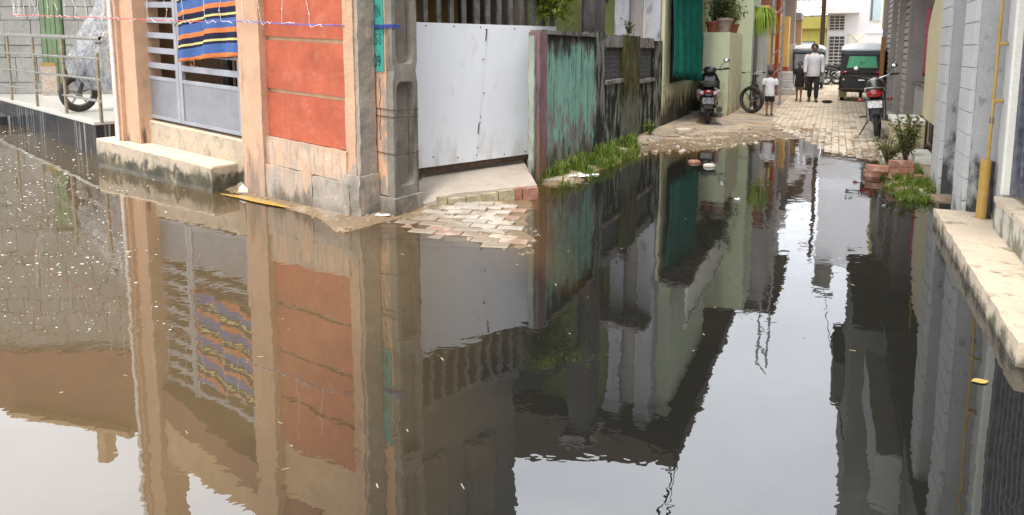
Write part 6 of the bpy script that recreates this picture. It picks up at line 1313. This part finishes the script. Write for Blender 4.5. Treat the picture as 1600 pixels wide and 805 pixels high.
def shirt(P, mat, hem=0.47, sleeve=1.0, flare=1.0, name='shirt'):
    r, h, legs, arms = P; mb = MB(); rings = []
    for (z, wy, wx) in ((hem, 0.098 * flare, 0.078 * flare), (hem + 0.01, 0.102 * flare, 0.082 * flare), (0.55, 0.096 + 0.03 * (flare - 1), 0.078), (0.62, 0.094, 0.074), (0.70, 0.106, 0.080), (0.76, 0.114, 0.078), (0.80, 0.108, 0.064), (0.822, 0.075, 0.050), (0.84, 0.042, 0.042), (0.85, 0.038, 0.040)):
        ring = []
        for j in range(28):
            a = 2 * math.pi * j / 28; k = 1 + 0.035 * mnoise.noise(Vector((math.cos(a) * 2.5, math.sin(a) * 2.5, z * 14 + h)))
            ring.append((h * wx * k * math.cos(a), h * wy * k * math.sin(a), h * z))
        rings.append(ring)
    mb.loft(rings)
    for s in (1, -1):
        af, hf = arms[s]
        if sleeve >= 1: pts = [(0, s * 0.085, 0.805), (0, s * 0.112, 0.785), (af * 0.5, s * 0.128, 0.72), (af, s * 0.136, 0.64), ((af + hf) / 2, s * 0.138, 0.575), (hf, s * 0.137, 0.51)]; rr = [0.03, 0.044, 0.040, 0.034, 0.030, 0.026]
        else: pts = [(0, s * 0.085, 0.805), (0, s * 0.112, 0.785), (af * 0.4, s * 0.126, 0.73), (af * 0.6, s * 0.134, 0.68)]; rr = [0.03, 0.044, 0.042, 0.040]
        mb.tube([tuple(c * h for c in p) for p in pts], [q * h for q in rr], 12)
    return mb.build(name, mat, r, smooth=True, angle=70)
def trousers(P, mat, end=0.05, name='trousers', wide=1.0):
    r, h, legs, arms = P; V = []; E = []
    def add(p, rad, prev=None):
        V.append(((p[0] * h, p[1] * h, p[2] * h), rad * h))
        if prev is not None: E.append((prev, len(V) - 1))
        return len(V) - 1
    a = add((0, 0, 0.555), 0.072); b = add((0, 0, 0.50), 0.07, a)
    for s in (1, -1):
        kf, ff, fz = legs[s]; hp_ = add((kf * 0.2, s * 0.05, 0.44), 0.058 * wide, b); kn = add((kf, s * 0.052, 0.29), 0.046 * wide, hp_)
        if end < 0.25: add((ff, s * 0.05, end + fz), 0.036 * wide, kn)
    return skin_mesh(name, V, E, mat, r, root=0)
def shoes(P, mat):
    r, h, legs, arms = P
    for s in (1, -1):
        kf, ff, fz = legs[s]; MB().loft([ell((ff - 0.03) * h, s * 0.05 * h, (0.016 + fz) * h, 0.016 * h, 0.014 * h), ell((ff + 0.03) * h, s * 0.052 * h, (0.020 + fz) * h, 0.026 * h, 0.020 * h), ell((ff + 0.085) * h, s * 0.055 * h, (0.014 + fz * 0.5) * h, 0.028 * h, 0.014 * h), ell((ff + 0.115) * h, s * 0.055 * h, (0.010 + fz * 0.5) * h, 0.015 * h, 0.008 * h)]).build('shoe', mat, r, smooth=True)
def lane_z(s, o): p = Lf(s, o); return ground_h(p.x, p.y) + 0.022
mp_ = person('man in a white shirt and dark trousers walking up the lane', Lf(20.9, -0.55, lane_z(20.9, -0.55)), LANE_ROT + R(184), 1.70, {1: (0.05, 0.05, 0.0), -1: (0.0, -0.07, 0.012)}, {1: (-0.02, 0.0), -1: (0.015, 0.06)})
shirt(mp_, M['whiteshirt'], hem=0.44, flare=1.02); trousers(mp_, M['darktrouser']); shoes(mp_, M['sandal'])
bp_ = person('small boy in white T-shirt and black shorts, seen from behind', Lf(16.2, -1.34, lane_z(16.2, -1.34)), LANE_ROT + R(-4), 1.07, {1: (0.0, 0.0, 0.0), -1: (0.01, 0.0, 0.0)}, {1: (0.0, 0.02), -1: (0.0, 0.02)})
shirt(bp_, M['whiteshirt'], hem=0.43, sleeve=0.5, flare=1.05); trousers(bp_, M['blackcloth'], end=0.3, name='shorts', wide=1.2); shoes(bp_, M['sandal'])
gp_ = person('child in a black dress and white scarf walking beside the man', Lf(21.05, -0.93, lane_z(21.05, -0.93)), LANE_ROT + R(175), 1.18, {1: (0.04, 0.03, 0.0), -1: (0.0, -0.05, 0.01)}, {1: (0.0, 0.03), -1: (0.01, 0.04)}, hairlen=0.03)
shirt(gp_, M['blackcloth'], hem=0.36, sleeve=0.5, flare=1.15, name='dress'); shoes(gp_, M['sandal'])
V = [((0.0, 0, 0.985 * 1.18), 0.05), ((-0.03, 0, 0.92 * 1.18), 0.075), ((-0.045, 0, 0.82 * 1.18), 0.07), ((-0.05, 0.09, 0.72 * 1.18), 0.05), ((-0.05, 0.13, 0.58 * 1.18), 0.035)]
skin_mesh('scarf', V, [(0, 1), (1, 2), (2, 3), (3, 4)], M['whiteshirt'], gp_[0])

# small dark thing on the paving near the man
g = Lf(20.6, -0.15); mb = MB(); tag(MB().ball((g.x, g.y, lane_z(20.6, -0.15) + 0.035), 0.16, 0.09, 0.05).build('dark_bundle', M['blackcloth'], smooth=True), 'small dark cloth bundle on the paving by the man', 'bundle')

# ================================================================== plants
def blades(name, n, spot, hmin, hmax, mat, label, w=0.006):
    mb = MB(); k = 0; tries = 0
    while k < n and tries < n * 6:
        tries += 1; p = spot()
        if p is None: continue
        z = ground_h(p.x, p.y)
        if z < -0.05: continue
        a = rnd.uniform(0, 6.283); L_ = hmin + (hmax - hmin) * rnd.random() ** 2.2; d = Vector((math.cos(a), math.sin(a), 0)); sd = Vector((-d.y, d.x, 0)) * w * rnd.uniform(0.7, 1.6); b = L_ * rnd.uniform(0.2, 0.8)
        p0 = Vector((p.x, p.y, z - 0.01)); p1 = p0 + Vector((0, 0, L_ * 0.6)) + d * b * 0.35; p2 = p0 + Vector((0, 0, L_ * rnd.uniform(0.75, 1.0))) + d * b
        i = len(mb.v); mb.v += [p0 - sd, p0 + sd, p1 + sd * 0.8, p1 - sd * 0.8, p2]; mb.f += [(i, i+1, i+2, i+3), (i+3, i+2, i+4)]; k += 1
    o = mb.build(name, mat, kind='stuff'); o['label'] = label; return o
def spotL():
    s = rnd.uniform(6.9, 10.6); o = -3.12 + abs(rnd.gauss(0, 0.24))
    w = interp([(6.9, 0.5), (8.5, 0.75), (9.6, 0.55), (10.6, 0.15)], s)
    p = Lf(s, o)
    if o > -3.12 + w or mnoise.noise(Vector((p.x * 3.2, p.y * 3.2, 2))) < rnd.uniform(-0.2, 0.15): return None
    return p
blades('grass', 4800, spotL, 0.03, 0.24, M['grass'], 'bright grass verge along the foot of the mossy wall')
cover = MB()
for k in range(2600):
    p = spotL() if k % 3 else None
    if p is None:
        s_ = rnd.uniform(7.7, 10.2); p = Lf(s_, 1.05 - rnd.uniform(0, 0.8) ** 1.2)
        if mnoise.noise(Vector((p.x * 3, p.y * 3, 8))) < 0.05: continue
    if mnoise.noise(Vector((p.x * 5, p.y * 5, 3))) < 0.1: continue
    z = ground_h(p.x, p.y)
    if z < -0.03: continue
    q = rnd.uniform(0.02, 0.055); a = rnd.uniform(0, 6.283); d = Vector((math.cos(a), math.sin(a), rnd.uniform(-0.2, 0.7))).normalized(); up = Vector((rnd.gauss(0, 0.3), rnd.gauss(0, 0.3), 1)).normalized(); e = d.cross(up).normalized() * q * 0.4
    c = Vector((p.x, p.y, z + rnd.uniform(0.01, 0.12))); i = len(cover.v); cover.v += [c, c + d * q * 0.5 + e, c + d * q - up * q * 0.15, c + d * q * 0.5 - e]; cover.f.append((i, i+1, i+2, i+3))
o = cover.build('ground_cover', M['weed'], kind='stuff'); o['label'] = 'broad leafed ground cover mixed into the grass verges'
def spotR():
    s = rnd.uniform(7.65, 10.0); o = 1.05 - rnd.uniform(0, 0.75) ** 1.3; p = Lf(s, o)
    if mnoise.noise(Vector((p.x * 4.5, p.y * 4.5, 5))) < 0.0: return None
    return p
blades('grass', 2800, spotR, 0.02, 0.14, M['grass'], 'bright low grass round the bricks by the grey pillars')
def leaf_at(mb, c, L_, w, d, up):
    d = d.normalized(); sd = d.cross(up).normalized() * w; i = len(mb.v); m_ = c + d * L_ * 0.5 + up * (-0.04 * L_)
    mb.v += [c, m_ + sd, c + d * L_ - up * 0.15 * L_, m_ - sd]; mb.f.append((i, i+1, i+2, i+3))
def stemmed(name, label, cat, base, n, ht, spread, leaf, per, ls, group=None, lean=Vector((0, 0, 0))):
    T = thing(name, label, cat, base, group); st = MB(); lf = MB()
    for i in range(n):
        a = rnd.uniform(0, 6.283); tip = base + Vector((math.cos(a) * spread * rnd.uniform(0.2, 1), math.sin(a) * spread * rnd.uniform(0.2, 1), ht * rnd.uniform(0.55, 1.0))) + lean
        mid = base.lerp(tip, 0.5) + Vector((0, 0, 0.08 * ht)); pts = [base, base.lerp(mid, 0.6), mid, tip]
        st.tube([tuple(p) for p in pts], [0.010, 0.008, 0.006, 0.003], 5)
        for k in range(per):
            f = rnd.uniform(0.25, 1.0); c = (mid.lerp(tip, (f - 0.5) * 2) if f > 0.5 else base.lerp(mid, f * 2)) + Vector((rnd.gauss(0, 1), rnd.gauss(0, 1), rnd.gauss(0, 1))) * 0.02
            d = Vector((rnd.gauss(0, 1), rnd.gauss(0, 1), rnd.gauss(0.2, 0.6))); up = Vector((rnd.gauss(0, 0.4), rnd.gauss(0, 0.4), 1)).normalized()
            L_ = ls * rnd.uniform(0.6, 1.3); leaf_at(lf, c, L_, L_ * 0.28, d, up)
    st.build('stems', M['bark'], T, smooth=True); lf.build('leaves', leaf, T); return T
c = Lf(10.4, 0.95); c.z = 0.04; stemmed('weed_plant', 'straggly tall weed growing against the cream plinth', 'plant', c, 18, 0.75, 0.26, M['weed'], 34, 0.065)
c = Lf(10.3, 0.72); c.z = 0.03; stemmed('weed_plant', 'low dry weed at the water side of the cream plinth', 'plant', c, 14, 0.40, 0.26, M['weed'], 26, 0.055)
c = Lf(11.6, -2.98); c.z = 0.05; stemmed('weed_plant', 'small green tuft at the foot of the mossy wall', 'plant', c, 9, 0.32, 0.14, M['grass'], 16, 0.06)
c = Lf(10.8, -3.2); c.z = 1.87; stemmed('weed_plant', 'tiny dark weed rooted on top of the mossy pillar', 'plant', c, 7, 0.28, 0.14, M['darkleaf'], 14, 0.05)
# tree behind the near end of the wall
tb = Lf(7.6, -3.4, 0.0)
TR = thing('young_tree', 'bright leafed young tree leaning over the near end of the mossy wall', 'tree', tb)
trunk = MB(); tips = []
trunk.tube([tuple(tb), tuple(tb + Vector((0.02, 0, 1.2))), tuple(Lf(7.6, -3.38, 2.0)), tuple(Lf(7.6, -3.36, 2.5))], [0.05, 0.045, 0.035, 0.02], 8)
trunk.build('trunk', M['bark'], TR, smooth=True)
br = MB(); lf = MB()
for i in range(26):
    st_ = Lf(7.6, -3.38, rnd.uniform(2.0, 2.5)); a = rnd.uniform(0, 6.283); L_ = rnd.uniform(0.12, 0.38)
    tip = st_ + Vector((math.cos(a) * L_, math.sin(a) * L_, rnd.uniform(-0.05, 0.3))) + NR * 0.2
    br.tube([tuple(st_), tuple(st_.lerp(tip, 0.5) + Vector((0, 0, 0.05))), tuple(tip)], [0.012, 0.008, 0.004], 5)
    for k in range(60):
        c = st_.lerp(tip, rnd.uniform(0.35, 1.05)) + Vector((rnd.gauss(0, 1), rnd.gauss(0, 1), rnd.gauss(0, 0.7))) * 0.07
        q = rnd.uniform(0.05, 0.10); leaf_at(lf, c, q, q * 0.30, Vector((rnd.gauss(0, 1), rnd.gauss(0, 1), rnd.gauss(-0.2, 0.6))), Vector((rnd.gauss(0, 0.4), rnd.gauss(0, 0.4), 1)).normalized())
br.build('branches', M['bark'], TR, smooth=True); lf.build('crown', M['leaf'], TR)
# twigs and straw along the wet edge of the lane
M['debris'] = pmat('earthy_lump', (0.30, 0.24, 0.17), 0.95, var=0.3)
for k, (px, py, sx, lab) in enumerate([(1068, 205, 0.16, 'pale broken slab lying at the foot of the green curtain wall'), (1045, 213, 0.2, 'flat grey slab at the end of the mossy wall'), (1003, 225, 0.12, 'small flat stone on the mud by the mossy wall'), (1108, 256, 0.08, 'flat pale stone half sunk at the water edge'), (1085, 250, 0.09, 'reddish flat brick half sunk at the water edge')]):
    c = G(px, py, 0.04); c.z = max(-0.01, ground_h(c.x, c.y) - 0.01)
    pebble('flat_stone', c, (sx, sx * 0.6, 0.05), M['brick'] if k == 4 else M['stone'] if k in (0, 3) else M['debris'], lab, 'stone', 'flat stones along the wet edge', seed=k + 2)

# loose grit and crumbs of brick along every wet edge, straw and bits on the water
def crumbs(name, n, spot, rmin, rmax, mats, label):
    mbs = MB(); k = 0; tries = 0; idx = []
    while k < n and tries < n * 30:
        tries += 1; p = spot()
        if p is None: continue
        z = ground_h(p.x, p.y)
        if z < -0.012: continue
        r = rmin + (rmax - rmin) * rnd.random() ** 3; a0 = rnd.uniform(0, 6.28); f0 = len(mbs.f)
        mbs.loft([[(p.x + q * r * math.cos(a0 + 1.257 * j) * (1 + 0.3 * math.sin(j * 2.1 + a0)), p.y + q * r * math.sin(a0 + 1.257 * j), z + zz * r) for j in range(5)] for q, zz in ((0.9, -0.3), (1.0, 0.25), (0.55, 0.75))])
        idx += [rnd.randrange(len(mats))] * (len(mbs.f) - f0); k += 1
    ob = mbs.build(name, mats, kind='stuff'); ob['label'] = label
    ob.data.polygons.foreach_set('material_index', idx[:len(ob.data.polygons)]); return ob
def spot_lane():
    s = rnd.uniform(9.5, 15); o = rnd.uniform(-3.1, 1.0)
    if abs(s - interp(SHORE, o)) > rnd.random() ** 1.5 * 3.0: return None
    return Lf(s, o)
crumbs('grit', 900, spot_lane, 0.006, 0.045, [M['debris'], M['mud'], M['cement'], M['debris'], M['mud'], M['stone']], 'grit, brick crumbs and clods along the wet end of the lane')
def spot_bank():
    if rnd.random() < 0.5:
        return Ff(rnd.uniform(-0.9, 2.0), rnd.uniform(-0.1, 0.55))
    return AP0.lerp(AP1, rnd.random()) + APN * rnd.uniform(-0.3, 0.7)
crumbs('grit', 420, spot_bank, 0.004, 0.022, [M['debris'], M['mud'], M['cement']], 'grit and mortar crumbs on the mud at the house corner')
mb = MB()
for k in range(34):
    c = G(rnd.uniform(0, 820), rnd.uniform(380, 790)) if k % 2 else G(rnd.uniform(850, 1450), rnd.uniform(300, 600))
    if ground_h(c.x, c.y) > -0.03: continue
    a = rnd.uniform(0, 3.14); L_ = rnd.uniform(0.004, 0.018); w = rnd.uniform(0.001, 0.0025); d = Vector((math.cos(a), math.sin(a), 0)); e = Vector((-d.y, d.x, 0)) * w
    mb.hexa([tuple(c - d * L_ - e), tuple(c + d * L_ - e), tuple(c + d * L_ + e), tuple(c - d * L_ + e)] + [tuple(v + Vector((0, 0, 0.002))) for v in (c - d * L_ - e, c + d * L_ - e, c + d * L_ + e, c - d * L_ + e)])
o = mb.build('drifting_bits', pmat('straw', (0.36, 0.29, 0.18), 0.8, var=0.3), kind='stuff'); o['label'] = 'straws and small bits drifting on the flood water'
